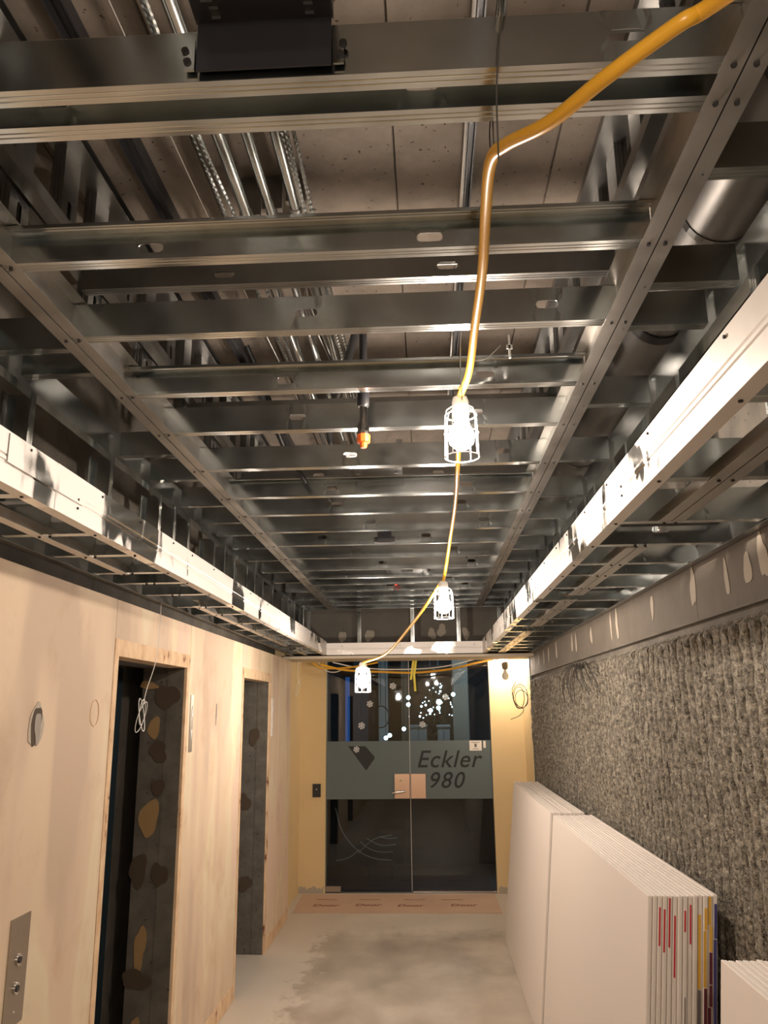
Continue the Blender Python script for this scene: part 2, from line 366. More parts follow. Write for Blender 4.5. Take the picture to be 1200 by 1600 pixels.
# ================================================================== STRUCTURE
def structure():
    mb = MB(); mb.box(XL-0.6, XR+0.3, YB-0.2, YG+0.02, -0.1, 0); struct(obj('floor', mb, M['floor']))
    # concrete slab: board-marked strips running with the corridor
    ce = struct(empty('ceiling'))
    mb = MB(); mb.box(XL-0.6, XR+0.4, YB-0.2, YG+0.1, ZSLAB+0.012, ZSLAB+0.14); obj('slab', mb, M['slab'], ce)
    xs = [XL-0.35, -1.04, -0.80, -0.62, -0.33, -0.06, 0.16, 0.40, 0.62, 0.9, XR+0.3]
    for i in range(len(xs)-1):
        for j in range(3):
            mb = MB(); dz = 0.004*((i*7+j*3) % 3)
            mb.box(xs[i]+0.003, xs[i+1]-0.003, YB+j*4.05, YB+(j+1)*4.05-0.006, ZSLAB-dz, ZSLAB+0.012)
            obj('board_strip', mb, M['slab'], ce)
    # left wall: gypsum panels with joints, two lift openings
    wl = struct(empty('wall_left')); ZW = 2.262; T = 0.10
    def pan(y0, y1, z0, z1, m='plaster', x=XL, name='gypsum_panel', t=T):
        mb = MB(); mb.box(x-t, x, y0+0.002, y1-0.002, z0, z1); return obj(name, mb, M[m], wl)
    D1, D2, DH = (3.34, 4.32), (5.70, 6.66), 2.03
    ys = [YB, -2.0, -0.8, 0.4, 1.6, 2.16]
    for a, b in zip(ys, ys[1:]): pan(a, b, 0, ZW)
    pan(2.16, D1[0]-0.05, 0, ZW); pan(D1[0]-0.05, D1[1]+0.05, 2.10, ZW)
    pan(D1[1]+0.05, D2[0]-0.05, 0, ZW); pan(D2[0]-0.05, D2[1]+0.05, 2.10, ZW); pan(D2[1]+0.05, 7.70, 0, ZW)
    for (a, b) in (D1, D2):
        for y0, y1 in ((a-0.05, a), (b, b+0.05)): pan(y0, y1, 0, DH, 'scar', XL+0.002, 'trim_scar')
        pan(a-0.05, b+0.05, DH, 2.10, 'scar', XL+0.003, 'trim_scar')
        # recess
        mb = MB(); dp = 0.236
        mb.box(XL-dp, XL-T, b, b+0.12, 0, DH+0.1); obj('jamb', mb, M['jamb'], wl)
        mb = MB(); mb.box(XL-dp, XL-T, a-0.12, a, 0, DH+0.1); obj('jamb', mb, M['jamb'], wl)
        mb = MB(); mb.box(XL-dp, XL-T+0.004, a, b, DH, DH+0.1); obj('lintel', mb, M['jamb'], wl)
        # concrete return lines the cut edge of the board as well
        mb = MB(); mb.box(XL-T, XL-0.012, b-0.004, b, 0, DH); mb.box(XL-T, XL-0.012, a, a+0.004, 0, DH); obj('jamb_lining', mb, M['jamb'], wl)
    for y0, y1 in ((YB, D1[0]-0.05), (D1[1]+0.05, D2[0]-0.05), (D2[1]+0.05, 7.70)):
        mb = MB(); mb.box(XL, XL+0.003, y0, y1, 0.004, 0.10); obj('baseboard_scar', mb, M['scar'], wl)
    # blobs of old adhesive on the lift jambs
    def blob(parent, c, ry, rz, m, axis='y', seed=0, t=0.002, pn='adhesive_patch'):
        rnd = random.Random(seed); n = 20; ph = [rnd.uniform(0, 6.3) for _ in range(3)]; pts = []
        for k in range(n):
            a = 2*math.pi*k/n; q = 1+0.16*math.sin(2*a+ph[0])+0.12*math.sin(3*a+ph[1])+0.06*math.sin(5*a+ph[2])
            if axis == 'y': pts.append((c[0]+ry*q*math.cos(a), c[1], c[2]+rz*q*math.sin(a)))
            else: pts.append((c[0], c[1]+ry*q*math.cos(a), c[2]+rz*q*math.sin(a)))
        mb = MB(); mb.poly(pts, (0, -t, 0) if axis == 'y' else (-t if axis == 'x' else t, 0, 0)); return obj(pn, mb, M[m], parent)
    bl = [(-.16, 1.72, .035, .05, 'glue'), (-.16, 1.27, .045, .10, 'glue'), (-.17, .66, .03, .10, 'glue'), (-.17, .28, .03, .08, 'glue'),
          (-.10, 1.88, .06, .07, 'glue_dark'), (-.13, 1.60, .05, .05, 'glue_dark'), (-.2, 1.02, .05, .07, 'glue_dark'), (-.09, 1.0, .04, .06, 'glue_dark'),
          (-.12, 1.42, .03, .05, 'glue_dark'), (-.18, .52, .07, .045, 'glue_dark'), (-.2, 1.94, .05, .02, 'glue')]
    for i, (dx, z, rx, rz, m) in enumerate(bl): blob(wl, (XL+dx, D1[1]-0.004-0.0004*i, z), rx, rz, m, 'y', i)
    for i, (dx, z, rx, rz, m) in enumerate([(-.18, 1.1, .05, .06, 'glue_dark'), (-.12, 1.6, .04, .07, 'glue_dark'), (-.16, .5, .05, .06, 'glue_dark')]): blob(wl, (XL+dx, D2[1]-0.004, z), rx, rz, m, 'y', i+30)
    # broken hole, ring scar and slit in the board
    blob(wl, (XL+0.0005, 2.66, 1.765), 0.045, 0.075, 'spackle', 'X', 51, 0.002, 'hole_rim')
    blob(wl, (XL+0.003, 2.655, 1.765), 0.033, 0.058, 'glue_dark', 'X', 52, 0.001, 'wall_hole')
    blob(wl, (XL+0.0045, 2.665, 1.755), 0.024, 0.046, 'hole_grey', 'X', 53, 0.001, 'wall_hole')
    blob(wl, (XL+0.0006, 4.97, 1.79), 0.012, 0.06, 'tape_grey', 'X', 54, 0.001, 'slit')
    mb = MB(); mb.tube([(XL+0.001, 3.13+0.04*math.cos(a*.5236), 1.80+0.05*math.sin(a*.5236)) for a in range(13)], 0.0022, 5); obj('ring_scar', mb, M['scar'], wl)
    # recessed end of the left wall, end wall, right end of the corridor
    mb = MB(); mb.box(-1.46, -1.36, 7.70, YG, 0, 2.6); obj('return_panel', mb, M['cream'], wl)
    mb = MB(); mb.box(-1.37, XL-0.004, 7.64, 7.70, 0, 2.25); obj('return_panel', mb, M['plaster'], wl)
    # blockwork above the finished wall, up to the slab
    mb = MB(); mb.box(XL-0.32, XL-0.16, YB, YG, ZW-0.1, ZSLAB+0.02); obj('upper_wall', mb, M['dark_conc'], wl)
    # solid back of the lift shaft wall
    mb = MB(); mb.box(XL-0.50, XL-0.36, YB, YG, -0.05, ZW); obj('shaft_wall', mb, M['dark_conc'], wl)
    # far wall around the glass
    wf = struct(empty('wall_far'))
    mb = MB(); mb.box(-1.46, -1.085, YG, YG+0.14, 0, 2.6); obj('gypsum_panel', mb, M['cream'], wf)
    mb = MB(); mb.box(0.655, XR+0.05, YG, YG+0.14, 0, 2.6); obj('gypsum_panel', mb, M['cream'], wf)
    mb = MB(); mb.box(-1.46, XR+0.05, YG+0.0, YG+0.14, 2.6, ZSLAB); obj('upper_wall', mb, M['dark_conc'], wf)
    for x0, x1 in ((-1.355, -1.10), (0.67, 0.98)):
        n = 12; top = [(x0+(x1-x0)*k/n, YG-0.003, 0.055+0.012*math.sin(k*1.1)+0.01*math.sin(k*2.7)) for k in range(n+1)]
        mb = MB(); mb.poly([(x0, YG-0.003, 0.002)]+top+[(x1, YG-0.003, 0.002)], (0, 0.0028, 0)); obj('plaster_scar', mb, M['spackle'], wf)
    # right wall
    wr = struct(empty('wall_right'))
    for y0, y1 in ((YB, -1.0), (-1.0, 1.4), (1.4, 3.0), (3.0, 5.4), (5.4, 7.95)):
        mb = MB(); mb.box(XR-0.002, XR+0.08, y0+0.0015, y1-0.0015, 2.11, 2.335); obj('gypsum_band', mb, M['band'], wr)
    mb = MB(); mb.box(XR-0.004, XR+0.02, YB, 7.95, 2.103, 2.11); obj('trim_bead', mb, M['dark_conc'], wr)
    rnd = random.Random(4)
    for k, y in enumerate((2.02, 2.16, 2.38, 2.5, 2.68, 3.02, 3.58, 4.26, 4.40, 4.94, 5.45, 5.6, 6.29, 6.7, 6.98, 7.3, 7.6)):
        blob(wr, (XR-0.0025, y, 2.22+rnd.uniform(-.012, .012)), rnd.uniform(.018, .034), rnd.uniform(.05, .075), 'spackle', 'x', 70+k, 0.0015, 'spackle_patch')
    # fractured-rib concrete
    pitch = 0.0825; y0, y1 = 0.0, 7.95; nz = 190; prof = [(0, 0.0), (0.13, 0.024), (0.28, 0.030), (0.50, 0.032), (0.72, 0.030), (0.87, 0.024)]
    ys = []; k = 0
    while y0+k*pitch < y1: ys += [(y0+(k+a)*pitch, h) for a, h in prof]; k += 1
    V = []; Fc = []
    for j in range(nz+1):
        z = 2.103*j/nz
        for (y, h) in ys:
            n1 = noise.noise(Vector((y*22, z*17, 1.3))); n2 = noise.noise(Vector((y*70, z*60, 7.1)))
            n3 = noise.noise(Vector((y*1.5, z*1.3, 3.0)))
            fade = max(0.45, min(1.1, 0.80+0.7*n3+(0.25 if z > 1.55 else 0.25-0.25*min(1, (1.55-z)*3))))
            edge = max(0.0, min(1.0, (2.075-z)/0.02))
            V.append((XR+0.022-(h*fade+(0.008*n1+0.007*n2)*(1.0 if h > 0.001 else 0.5))*edge, y, z))
    nyy = len(ys)
    for j in range(nz):
        for i in range(nyy-1):
            a = j*nyy+i; Fc.append((a, a+nyy, a+nyy+1, a+1))
    me = D.meshes.new('ribbed_concrete'); me.from_pydata(V, [], Fc); me.materials.append(M['rib']); link('ribbed_concrete', me, wr)
    mb = MB(); mb.box(XR+0.02, XR+0.2, YB, 8.0, 0, ZSLAB); obj('concrete_core', mb, M['dark_conc'], wr)
    mb = MB(); mb.box(XR-0.01, XR+0.2, YB, 0.0, 0, 2.103); obj('concrete_face', mb, M['rib'], wr)
    mb = MB(); mb.box(XR+0.005, XR+0.2, 8.0, YG, 0, 2.6); obj('return_panel', mb, M['cream'], wr)
    mb = MB(); mb.box(XR-0.012, XR+0.01, 7.95, 8.0, 0, 2.3); obj('corner_bead', mb, M['galv'], wr)
    # wall behind the camera
    wb = struct(empty('wall_back')); mb = MB(); mb.box(XL-0.6, XR+0.3, YB-0.15, YB, 0, ZSLAB); obj('gypsum_panel', mb, M['cream'], wb)
    # cream strip of finished soffit over the end of the corridor, dark board behind the bulkhead
    mb = MB(); mb.box(XL-0.07, XR, YF-0.01, YF+0.50, 2.275, 2.30); struct(obj('trim_1', mb, M['soffit_paint']))
    wk = struct(empty('wall_bulkhead')); mb = MB()
    mb.box(XL-0.15, XR+0.02, YF+0.48, YF+0.53, 2.30, ZSLAB); obj('backing_board', mb, M['bulk_board'], wk)
    for i, (px, py) in enumerate(((535, 995), (577, 993), (675, 990), (690, 985), (728, 990))):
        p = aim(px, py, YF+0.476); blob(wk, (p.x, YF+0.476, p.z), 0.035+0.01*(i % 2), 0.06, 'spackle', 'y', 90+i, 0.001, 'spackle_patch')
structure()

# lift doors deep in the openings: dark steel leaves
def lift_door(y0, y1, num, label):
    t = struct(empty('door_%d' % num, label, None, loc=(XL-0.335, (y0+y1)/2, 0))); h = (y1-y0)/2
    for a, b, dx in ((-h, 0.05, 0.0), (0.03, h, -0.018)):
        mb = MB(); mb.box(dx-0.012, dx+0.008, a+0.004, b-0.004, 0.01, 2.03); obj('leaf', mb, M['door_dark'], t)
    mb = MB(); mb.box(-0.03, 0.06, -h, h, -0.0, 0.008); obj('sill', mb, M['stainless'], t)
lift_door(3.34, 4.32, 3, 'dark lift door deep in the nearer opening of the left wall')
lift_door(5.70, 6.66, 4, 'dark lift door deep in the farther opening of the left wall')

# ================================================================== CEILING FRAMES
KO = lambda L, off=0.0: tuple((x, k, a, b) for c in [off+0.30+0.61*i for i in range(int(L/0.61)+1)] for (x, k, a, b) in ((c, 's', 0.028, 0.011), (c+0.062, 'o', 0.0135, 0.0135)))
STY = [0.58, 0.66, 1.02, 1.10, 1.50, 1.85, 2.24, 2.59, 3.03, 3.47, 3.81, 4.20, 4.57, 4.98, 5.43, 5.78, 6.09, 6.45, 6.80, 7.10, 7.36]
def tray():
    t = empty('ceiling_frame', 'raised galvanised stud frame between the two soffits, under the concrete slab', 'metal framing')
    Y0, Y1 = -1.0, YF
    # double rails: two tracks back to back each side
    for cx in (CL, CR_):
        member('rail_track', t, (cx-0.0015, Y0, ZT), (0, 1, 0), (-1, 0, 0), Y1-Y0, 0.095, 0.033, 0, (), False, 'galv_flat')
        # other side opens the opposite way: mirrored along y
        member('rail_track', t, (cx+0.0025, Y1, ZT+0.001), (0, -1, 0), (1, 0, 0), Y1-Y0, 0.095, 0.033, 0, (), False, 'galv_flat')
        screws('rail_screws', t, [(cx+s*0.017+0.0*k, y+0.017, ZT-0.001) for k, y in enumerate(STY) for s in (-1, 1)])
    L = CR_-CL-0.006
    for i, y in enumerate(STY):
        off = [0.0, 0.17, 0.31][i % 3]
        if i in (4, 6, 9): # open side to the camera
            o = member('cross_stud', t, (CR_-0.003, y+0.034, ZT+0.001), (-1, 0, 0), (0, -1, 0), L, holes=KO(L, off))
        else: o = member('cross_stud', t, (CL+0.003, y, ZT+0.001), (1, 0, 0), (0, 1, 0), L, holes=KO(L, off))
    for y in (0.62, 1.02, 1.45, 1.86, 2.02, 2.77, 3.11, 3.55, 3.9, 4.2, 4.57, 4.98, 5.43, 5.9, 6.4, 6.9, 7.3):
        l = CL-TL-0.03
        member('side_stud', t, (TL+0.02, y+0.05, ZT+0.001), (1, 0, 0), (0, 1, 0), l)
    for y in (0.62, 0.84, 1.23, 1.63, 1.84, 2.38, 2.97, 3.51, 3.95, 4.35, 4.75, 5.15, 5.6, 6.1, 6.5, 6.95, 7.3):
        l = TR-CR_-0.03
        member('side_stud', t, (CR_+0.02, y+0.05, ZT+0.001), (1, 0, 0), (0, 1, 0), l)
    # outer edge tracks
    member('edge_track', t, (TL-0.001, Y0, ZT-0.001), (0, 1, 0), (-1, 0, 0), Y1-Y0, 0.097, 0.035, 0, (), False)
    member('edge_track', t, (TR+0.001, Y1, ZT-0.001), (0, -1, 0), (1, 0, 0), Y1-Y0, 0.097, 0.035, 0, (), False)
    member('end_track', t, (TR, YF+0.001, ZT-0.001), (-1, 0, 0), (0, -1, 0), TR-TL, 0.097, 0.035, 0, (), False)
    # upper rails and the hangers up to the slab
    for cx, sgn in ((-0.94, -1), (0.54, 1)):
        d = (0, 1, 0) if sgn < 0 else (0, -1, 0); y0 = Y0 if sgn < 0 else Y1
        member('upper_rail', t, (cx, y0, 3.0), d, (sgn, 0, 0), Y1-Y0, 0.06, 0.034, 0, (), False, 'galv_dull')
        member('upper_rail', t, (cx-sgn*0.05, y0, 2.99), d, (-sgn, 0, 0) if False else (sgn, 0, 0), Y1-Y0, 0.035, 0.034, 0, (), False, 'galv_dull')
        sx = cx+sgn*0.02-sgn*0.02
        member('slab_track', t, (sx-0.045, Y0 if True else Y1, ZSLAB-0.03), (0, 1, 0), (0, 0, 1) if False else (1, 0, 0), Y1-Y0, 0.028, 0.09, 0, (), False, 'galv_dull')
        y = -0.55; k = 0
        while y < YF-0.1:
            member('hanger_stud', t, (cx-0.045*sgn*0, y, 3.0 if k % 2 else ZT+0.09), (0, 0, 1), (sgn, 0, 0), ZSLAB-0.012-(3.0 if k % 2 else ZT+0.09), 0.09, 0.034, 0.008, ((0.12, 's', 0.028, 0.011), (0.185, 'o', 0.013, 0.013)), True, 'galv_dull')
            y += 0.203 if k % 2 else 0.24; k += 1
    # a few cross pieces of the upper level
    for y in (1.95, 2.95, 3.9, 4.9, 6.0, 7.0):
        member('upper_stud', t, (-0.93, y, 2.935), (1, 0, 0), (0, 1, 0), 1.46, 0.062, 0.034, 0.008, KO(1.46, .1), True, 'galv_dull')
    return t
tray()

def soffit(side):
    s = -1 if side == 'left' else 1
    lab = {'left': 'long galvanised soffit frame above the left wall, tray face white with dust and painted glare',
           'right': 'long galvanised soffit frame above the ribbed right wall, face glaring by the first lamp'}[side]
    t = empty('soffit_frame', lab, 'metal framing')
    fx = FL if s < 0 else FR; wx = XL+0.005 if s < 0 else XR-0.005
    ex = TL if s < 0 else TR
    Y0, Y1 = -1.0, YF
    # profile of the face: lower track, upper track lapped over it, with pressed grooves. swept along Y
    def sweep(name, prof, y0, y1, m, thick=0.0014):
        mb = MB(); n = max(2, int((y1-y0)/0.25))
        for k in range(n):
            a, b = y0+(y1-y0)*k/n, y0+(y1-y0)*(k+1)/n
            for (x0, z0), (x1, z1) in zip(prof, prof[1:]):
                mb.quad((fx+s*x0, a, z0), (fx+s*x1, a, z1), (fx+s*x1, b, z1), (fx+s*x0, b, z0))
        return solid(obj(name, mb, m, t), thick)
    yj = [Y0, 1.05, 4.1, Y1] if s > 0 else [Y0, 1.95, 5.0, Y1]
    for k, (a, b) in enumerate(zip(yj, yj[1:])):
        e = 0.0014*k
        sweep('face_track', [(0.034, ZS), (0.0-e, ZS), (-e, ZS+0.045), (0.003-e, ZS+0.048), (0.003-e, ZS+0.052), (-e, ZS+0.055), (-e, ZS+0.062), (0.003-e, ZS+0.065), (-e, ZS+0.069), (-e, ZS+0.124), (0.034, ZS+0.124)], a, b+(0.1 if k < 2 else 0), M['glare_dust'])
    # lapped splice piece on the near end
    if s < 0: sweep('splice_plate', [(-0.003, ZS+0.05), (-0.003, ZS+0.118), (0.03, ZS+0.126)], 1.7, 2.12, M['glare_dust'])
    # ceiling joists of the soffit
    l = abs(wx-fx)-0.03; js = [0.0, 0.45, 0.95, 1.30, 1.80, 2.24, 2.57, 2.92, 3.17, 3.51, 3.95, 4.28, 4.75, 5.15, 5.55, 5.95, 6.35, 6.7, 7.05, 7.4]
    for i, y in enumerate(js):
        member('joist', t, (min(fx, wx)+0.015+(0 if s < 0 else 0.02), y, ZS+0.001), (1, 0, 0), (0, 1, 0), l-0.005, holes=KO(l, -0.1))
    # rail fixed under the joists, in lengths
    mx = -1.12 if s < 0 else 0.70
    for a, b in (((-0.6, 2.95), (3.9, 6.5), (6.9, 7.6)) if s < 0 else ((-0.6, 2.25), (2.62, 3.75), (3.9, 5.2), (5.5, 7.6))):
        member('under_rail', t, (mx, a if s < 0 else b, ZS-0.002), (0, 1, 0) if s < 0 else (0, -1, 0), (s, 0, 0), b-a, 0.03, 0.033, 0, (), False, 'galv_flat')
        if s > 0: member('under_rail', t, (mx-s*0.004, b if s < 0 else a, ZS-0.002), (0, -1, 0) if s < 0 else (0, 1, 0), (-s, 0, 0), b-a, 0.03, 0.033, 0, (), False, 'galv_flat')
    # track along the wall, deep and dark
    member('wall_track', t, (wx, Y1 if s < 0 else Y0, ZS-0.003), (0, -1, 0) if s < 0 else (0, 1, 0), (-s, 0, 0), Y1-Y0, 0.10, 0.034, 0, (), False, 'galv_dull')
    # studs of the cove wall between the soffit and the tray edge
    ys = [0.6, 1.0, 1.4, 1.62, 2.17, 2.79, 3.35, 3.56, 3.79, 4.28, 4.51, 4.75, 5.1, 5.35, 5.62, 6.0, 6.39, 6.7, 7.04, 7.3, 7.55]
    for y in ys:
        member('cove_stud', t, (ex+s*0.0, y+0.036, ZS+0.095), (0, 0, 1), (0, -1, 0) if s < 0 else (0, -1, 0), ZT-ZS-0.097, 0.09, 0.034, 0.008, (), True) if s > 0 else \
        member('cove_stud', t, (ex-0.09, y+0.036, ZS+0.095), (0, 0, 1), (0, -1, 0), ZT-ZS-0.097, 0.09, 0.034, 0.008, (), True)
    screws('joist_screws', t, [(fx+s*0.018, y+0.018, ZS-0.001) for y in js] + [(mx+s*d, y+0.018, ZS-0.003) for y in js for d in (0.016, -0.016)])
    screws('face_screws', t, [(fx-s*0.003, y, ZS+0.11) for y in js] + [(fx-s*0.003, 2.08, ZS+0.035), (fx-s*0.003, 2.08, ZS+0.06)], 0, 0.0035)
    return t
soffit('left'); soffit('right')

def bulkhead():
    t = empty('bulkhead_frame', 'bright galvanised bulkhead frame across the far end above the glass doors', 'metal framing')
    mb = MB(); prof = [(0.04, ZS), (0, ZS), (0, ZS+0.048), (0.004, ZS+0.052), (0.004, ZS+0.058), (0, ZS+0.062), (0, ZS+0.11), (0.04, ZS+0.11)]
    for (y0, z0), (y1, z1) in zip(prof, prof[1:]): mb.quad((FL, YF+y0, z0), (FL, YF+y1, z1), (FR, YF+y1, z1), (FR, YF+y0, z0))
    solid(obj('face_track', mb, M['glare_dust'], t), 0.0014)
    for x in (-1.13, -0.64, -0.13, 0.31, 0.70):
        member('vertical_stud', t, (x-0.017, YF+0.045, ZS+0.11), (0, 0, 1), (1, 0, 0), ZT-ZS-0.11, 0.04, 0.034, 0.008, (), True)
    screws('face_screws', t, [(x, YF-0.001, ZS+0.08) for x in (-.8, -.25, 0.12, .45)], 1)
bulkhead()

# ================================================================== SERVICES ABOVE THE FRAME
def pipe(name, pts, r, m, label, cat, n=12, group=None, smooth=True):
    mb = MB(); mb.tube(pts, r, n); return tag(obj(name, mb, M[m], None, smooth), label, cat, group)
def conduit(x, z, r, label):
    t = empty('conduit', label, 'conduit', 'conduits under the slab', (x, 0, z))
    mb = MB(); mb.tube([(0, -1.5, 0), (0.0, 3.0, 0), (0.0, YF+0.4, 0)], r, 14); obj('pipe', mb, M['galv'], t, True)
    for y in (1.25, 4.3): mb = MB(); mb.tube([(0, y-0.03, 0), (0, y+0.03, 0)], r*1.22, 14); obj('coupling', mb, M['galv'], t, True)
    for y in (0.4, 2.05, 3.6, 5.2): 
        mb = MB(); mb.box(-0.03, 0.03, y, y+0.02, r, ZSLAB-z-0.008); mb.tube([(0, y, 0), (0, y+0.02, 0)], r*1.12, 12); obj('strap', mb, M['galv_dull'], t)
conduit(-0.49, 3.20, 0.017, 'left of the three rigid steel conduits under the concrete slab')
conduit(-0.425, 3.22, 0.014, 'middle of the three rigid steel conduits under the concrete slab')
conduit(-0.355, 3.24, 0.017, 'right of the three rigid steel conduits under the concrete slab')
def flex(x, z, ph, label):
    pts = []; rs = []; y = -0.6
    P = curve_pts([(x, -0.6, z), (x+0.008*math.sin(ph), 0.8, z-0.01), (x-0.012, 1.6, z), (x+0.015*math.cos(ph), 2.4, z-0.015), (x, 3.4, z), (x+0.03*math.sin(ph), 5.0, z), (x, 7.5, z)], 70)
    mb = MB(); mb.tube(P, [0.0066 if k % 2 else 0.0052 for k in range(len(P))], 6); tag(obj('armoured_cable', mb, M['galv'], None), label, 'cable', 'armoured cables beside the conduits')
flex(-0.525, 3.19, 0.0, 'armoured cable strapped to the left side of the leftmost conduit')
flex(-0.54, 3.20, 2.0, 'outermost armoured cable left of the three conduits')
flex(-0.325, 3.23, 1.0, 'armoured cable close beside the rightmost conduit')
flex(-0.31, 3.22, 3.0, 'middle armoured cable right of the three conduits')
flex(-0.295, 3.23, 4.0, 'outermost armoured cable right of the three conduits')
def strut(x, z, label, w=0.045):
    t = empty('strut_channel', label, 'channel', loc=(x, 0, z))
    for a, b in ((-w/2, -w/2+0.004), (w/2-0.004, w/2)):
        mb = MB(); mb.box(a, b, -1.2, YF+0.3, 0, 0.041); obj('side', mb, M['black_steel'], t)
    mb = MB(); mb.box(-w/2+0.004, w/2-0.004, -1.2, YF+0.3, 0.036, 0.041); obj('web', mb, M['black_steel'], t)
strut(-0.78, 3.30, 'dark steel channel fixed to the slab left of the conduits')
strut(0.155, 3.305, 'narrow dark blue-black channel on the slab right of centre', 0.02)
pipe('cable', curve_pts([(-0.66, -0.5, 3.30), (-0.655, 1.6, 3.30), (-0.64, 2.4, 3.29), (-0.6, 4, 3.3)], 8), 0.002, 'steel_wire', 'thin steel wire running along the slab left of the conduits', 'wire', 5)
pipe('cable', curve_pts([aim(531, 180, 1.95), aim(522, 250, 2.1), aim(510, 325, 2.35), aim(500, 400, 2.5), aim(492, 470, 2.7)], 8), 0.0028, 'wire', 'thin black cable hanging loose across the bare slab', 'cable', 6)
# bundle of thin cables dropping from the conduits
for i, (a, b) in enumerate((((458, 392), (492, 470)), ((462, 395), (485, 478)), ((468, 392), (500, 468)), ((470, 405), (478, 474)))):
    p, q = aim(*a, 2.5), aim(*b, 2.75); m_ = (p+q)/2+Vector((0.01*i, 0, 0.015))
    pipe('loose_cable', curve_pts([p+Vector((0, -.6, 0.05)), p, m_, q, q+Vector((0.03, 0.7, 0.03))], 8), 0.003, 'steel_wire', ['loose pale cable right of the conduits, outer left of the fan', 'loose pale cable right of the conduits, second from left in the fan', 'loose pale cable right of the conduits, outer right of the fan', 'loose pale cable crossing the others right of the conduits'][i], 'cable', 5, 'loose pale cables right of the conduits')
# round duct beyond the right rail
def duct():
    t = empty('round_duct', 'large round grey duct beyond the right double rail', 'duct', loc=(0.80, 0, 3.07))
    mb = MB(); mb.tube([(0, 1.4, 0), (0, YF+0.3, 0)], 0.095, 28); obj('pipe', mb, M['duct'], t, True)
    for y in (2.45, 4.4, 6.3): mb = MB(); mb.tube([(0, y, 0), (0, y+0.05, 0)], 0.101, 28); obj('collar', mb, M['black'], t, True)
    for y in (1.9, 3.9, 5.9):
        mb = MB(); mb.box(-0.102, -0.098, y, y+0.025, 0, ZSLAB-3.07); mb.box(0.098, 0.102, y, y+0.025, 0, ZSLAB-3.07); mb.tube([(0, y, 0), (0, y+0.025, 0)], 0.099, 24); obj('hanger_strap', mb, M['galv_dull'], t)
duct()
pipe('conduit', [(0.93, -1, 3.0), (0.93, 7.6, 3.0)], 0.012, 'galv_dull', 'thin dark conduit running right of the round duct', 'conduit')

# sprinkler drops
def sprinkler(x, y, ztop, zbot, cap, label):
    t = empty('sprinkler_drop', label, 'sprinkler', 'capped sprinkler drops', (x, y, zbot)); h = ztop-zbot
    mb = MB(); mb.lathe([(0.013, 0.16), (0.013, h)], n=14); obj('pipe', mb, M['black'], t, True)
    mb = MB(); mb.lathe([(0.017, 0.14), (0.020, 0.145), (0.020, 0.19), (0.017, 0.20)], n=14); obj('coupling', mb, M['black'], t, True)
    mb = MB(); mb.lathe([(0.014, 0.04), (0.019, 0.045), (0.019, 0.075), (0.012, 0.09), (0.012, 0.14)], n=16); obj('fitting', mb, M['chrome'], t, True)
    mb = MB(); mb.lathe([(0.009, 0.0), (0.012, 0.006), (0.012, 0.016), (0.021, 0.018), (0.022, 0.042), (0.019, 0.045)], n=10); obj('cap', mb, M[cap], t, False)
    mb = MB(); mb.lathe([(0.018, h-0.05), (0.020, h-0.045), (0.020, h-0.03), (0.018, h-0.025)], n=14); obj('collar', mb, M['white_pl'], t, True)
p = aim(568, 700, 2.42); sprinkler(p.x, p.y, 3.10, p.z, 'orange', 'black sprinkler drop with orange cap, near the first lit lamp')
p = aim(619, 915, 6.3); sprinkler(p.x, p.y, 2.9, p.z, 'red', 'small far sprinkler drop with red cap, left of the second lamp')
pipe('sprinkler_main', [(-0.18, 2.42, 3.11), (-0.45, 3.6, 3.13), (-0.6, 7.0, 3.14)], 0.016, 'black', 'black sprinkler branch pipe feeding the orange-capped drop', 'pipe')
pipe('sprinkler_branch', curve_pts([aim(385, 540, 3.1), aim(415, 610, 3.2), aim(440, 690, 3.3), aim(478, 755, 3.4)], 6), 0.012, 'black', 'slanting black pipe above the studs left of the sprinkler', 'pipe')

# black mounting plates for downlights
def plate(cx, cy, z, wx, wy, label, rot=0, hole=True):
    t = empty('mounting_plate', label, 'mounting plate', None, (cx, cy, z)); t.rotation_euler = (0, 0, rot)
    mb = MB(); n = 24; hx, hy = wx/2, wy/2; r = min(hx, hy)*0.42
    inn = [(r*math.cos(2*math.pi*k/n), r*math.sin(2*math.pi*k/n), 0) for k in range(n)]
    out = []
    for k in range(n):
        ca, sa = math.cos(2*math.pi*k/n), math.sin(2*math.pi*k/n); m_ = max(abs(ca), abs(sa)); out.append((hx*ca/m_, hy*sa/m_, 0))
    if hole:
        for k in range(n): mb.quad(inn[k], inn[(k+1) % n], out[(k+1) % n], out[k])
    else: mb.poly(out, (0, 0, 0.001))
    o = solid(obj('plate', mb, M['black_steel'], t), 0.002)
    for sx in (-1, 1):
        mb = MB(); mb.box(sx*hx-0.002, sx*hx+0.002, -hy, hy, 0, 0.03); obj('folded_edge', mb, M['black_steel'], t)
        mb = MB()
        for k in range(-2, 3): mb.box(sx*(hx-0.025)-0.009, sx*(hx-0.025)+0.009, k*hy*0.38-0.0035, k*hy*0.38+0.0035, -0.0035, -0.001)
        o = obj('punched_slots', mb, M['galv'], t); o['kind'] = 'stuff'
    for sx in (-1, 1):
        mb = MB(); mb.box(sx*hx-0.012, sx*hx+0.012, -hy-0.03, -hy+0.02, -0.004, -0.001); mb.box(sx*hx-0.012, sx*hx+0.012, -hy-0.03, -hy-0.027, -0.004, 0.04); obj('bracket', mb, M['galv'], t)
    return t
pl = plate(-0.228, 0.82, ZT+0.098, 0.21, 0.38, 'large black mounting plate bent over the nearest cross stud', 0, False)
mb = MB(); mb.box(-0.104, 0.104, 0.188, 0.191, -0.088, 0.0); obj('bent_tab', mb, M['black_steel'], pl)
mb = MB()
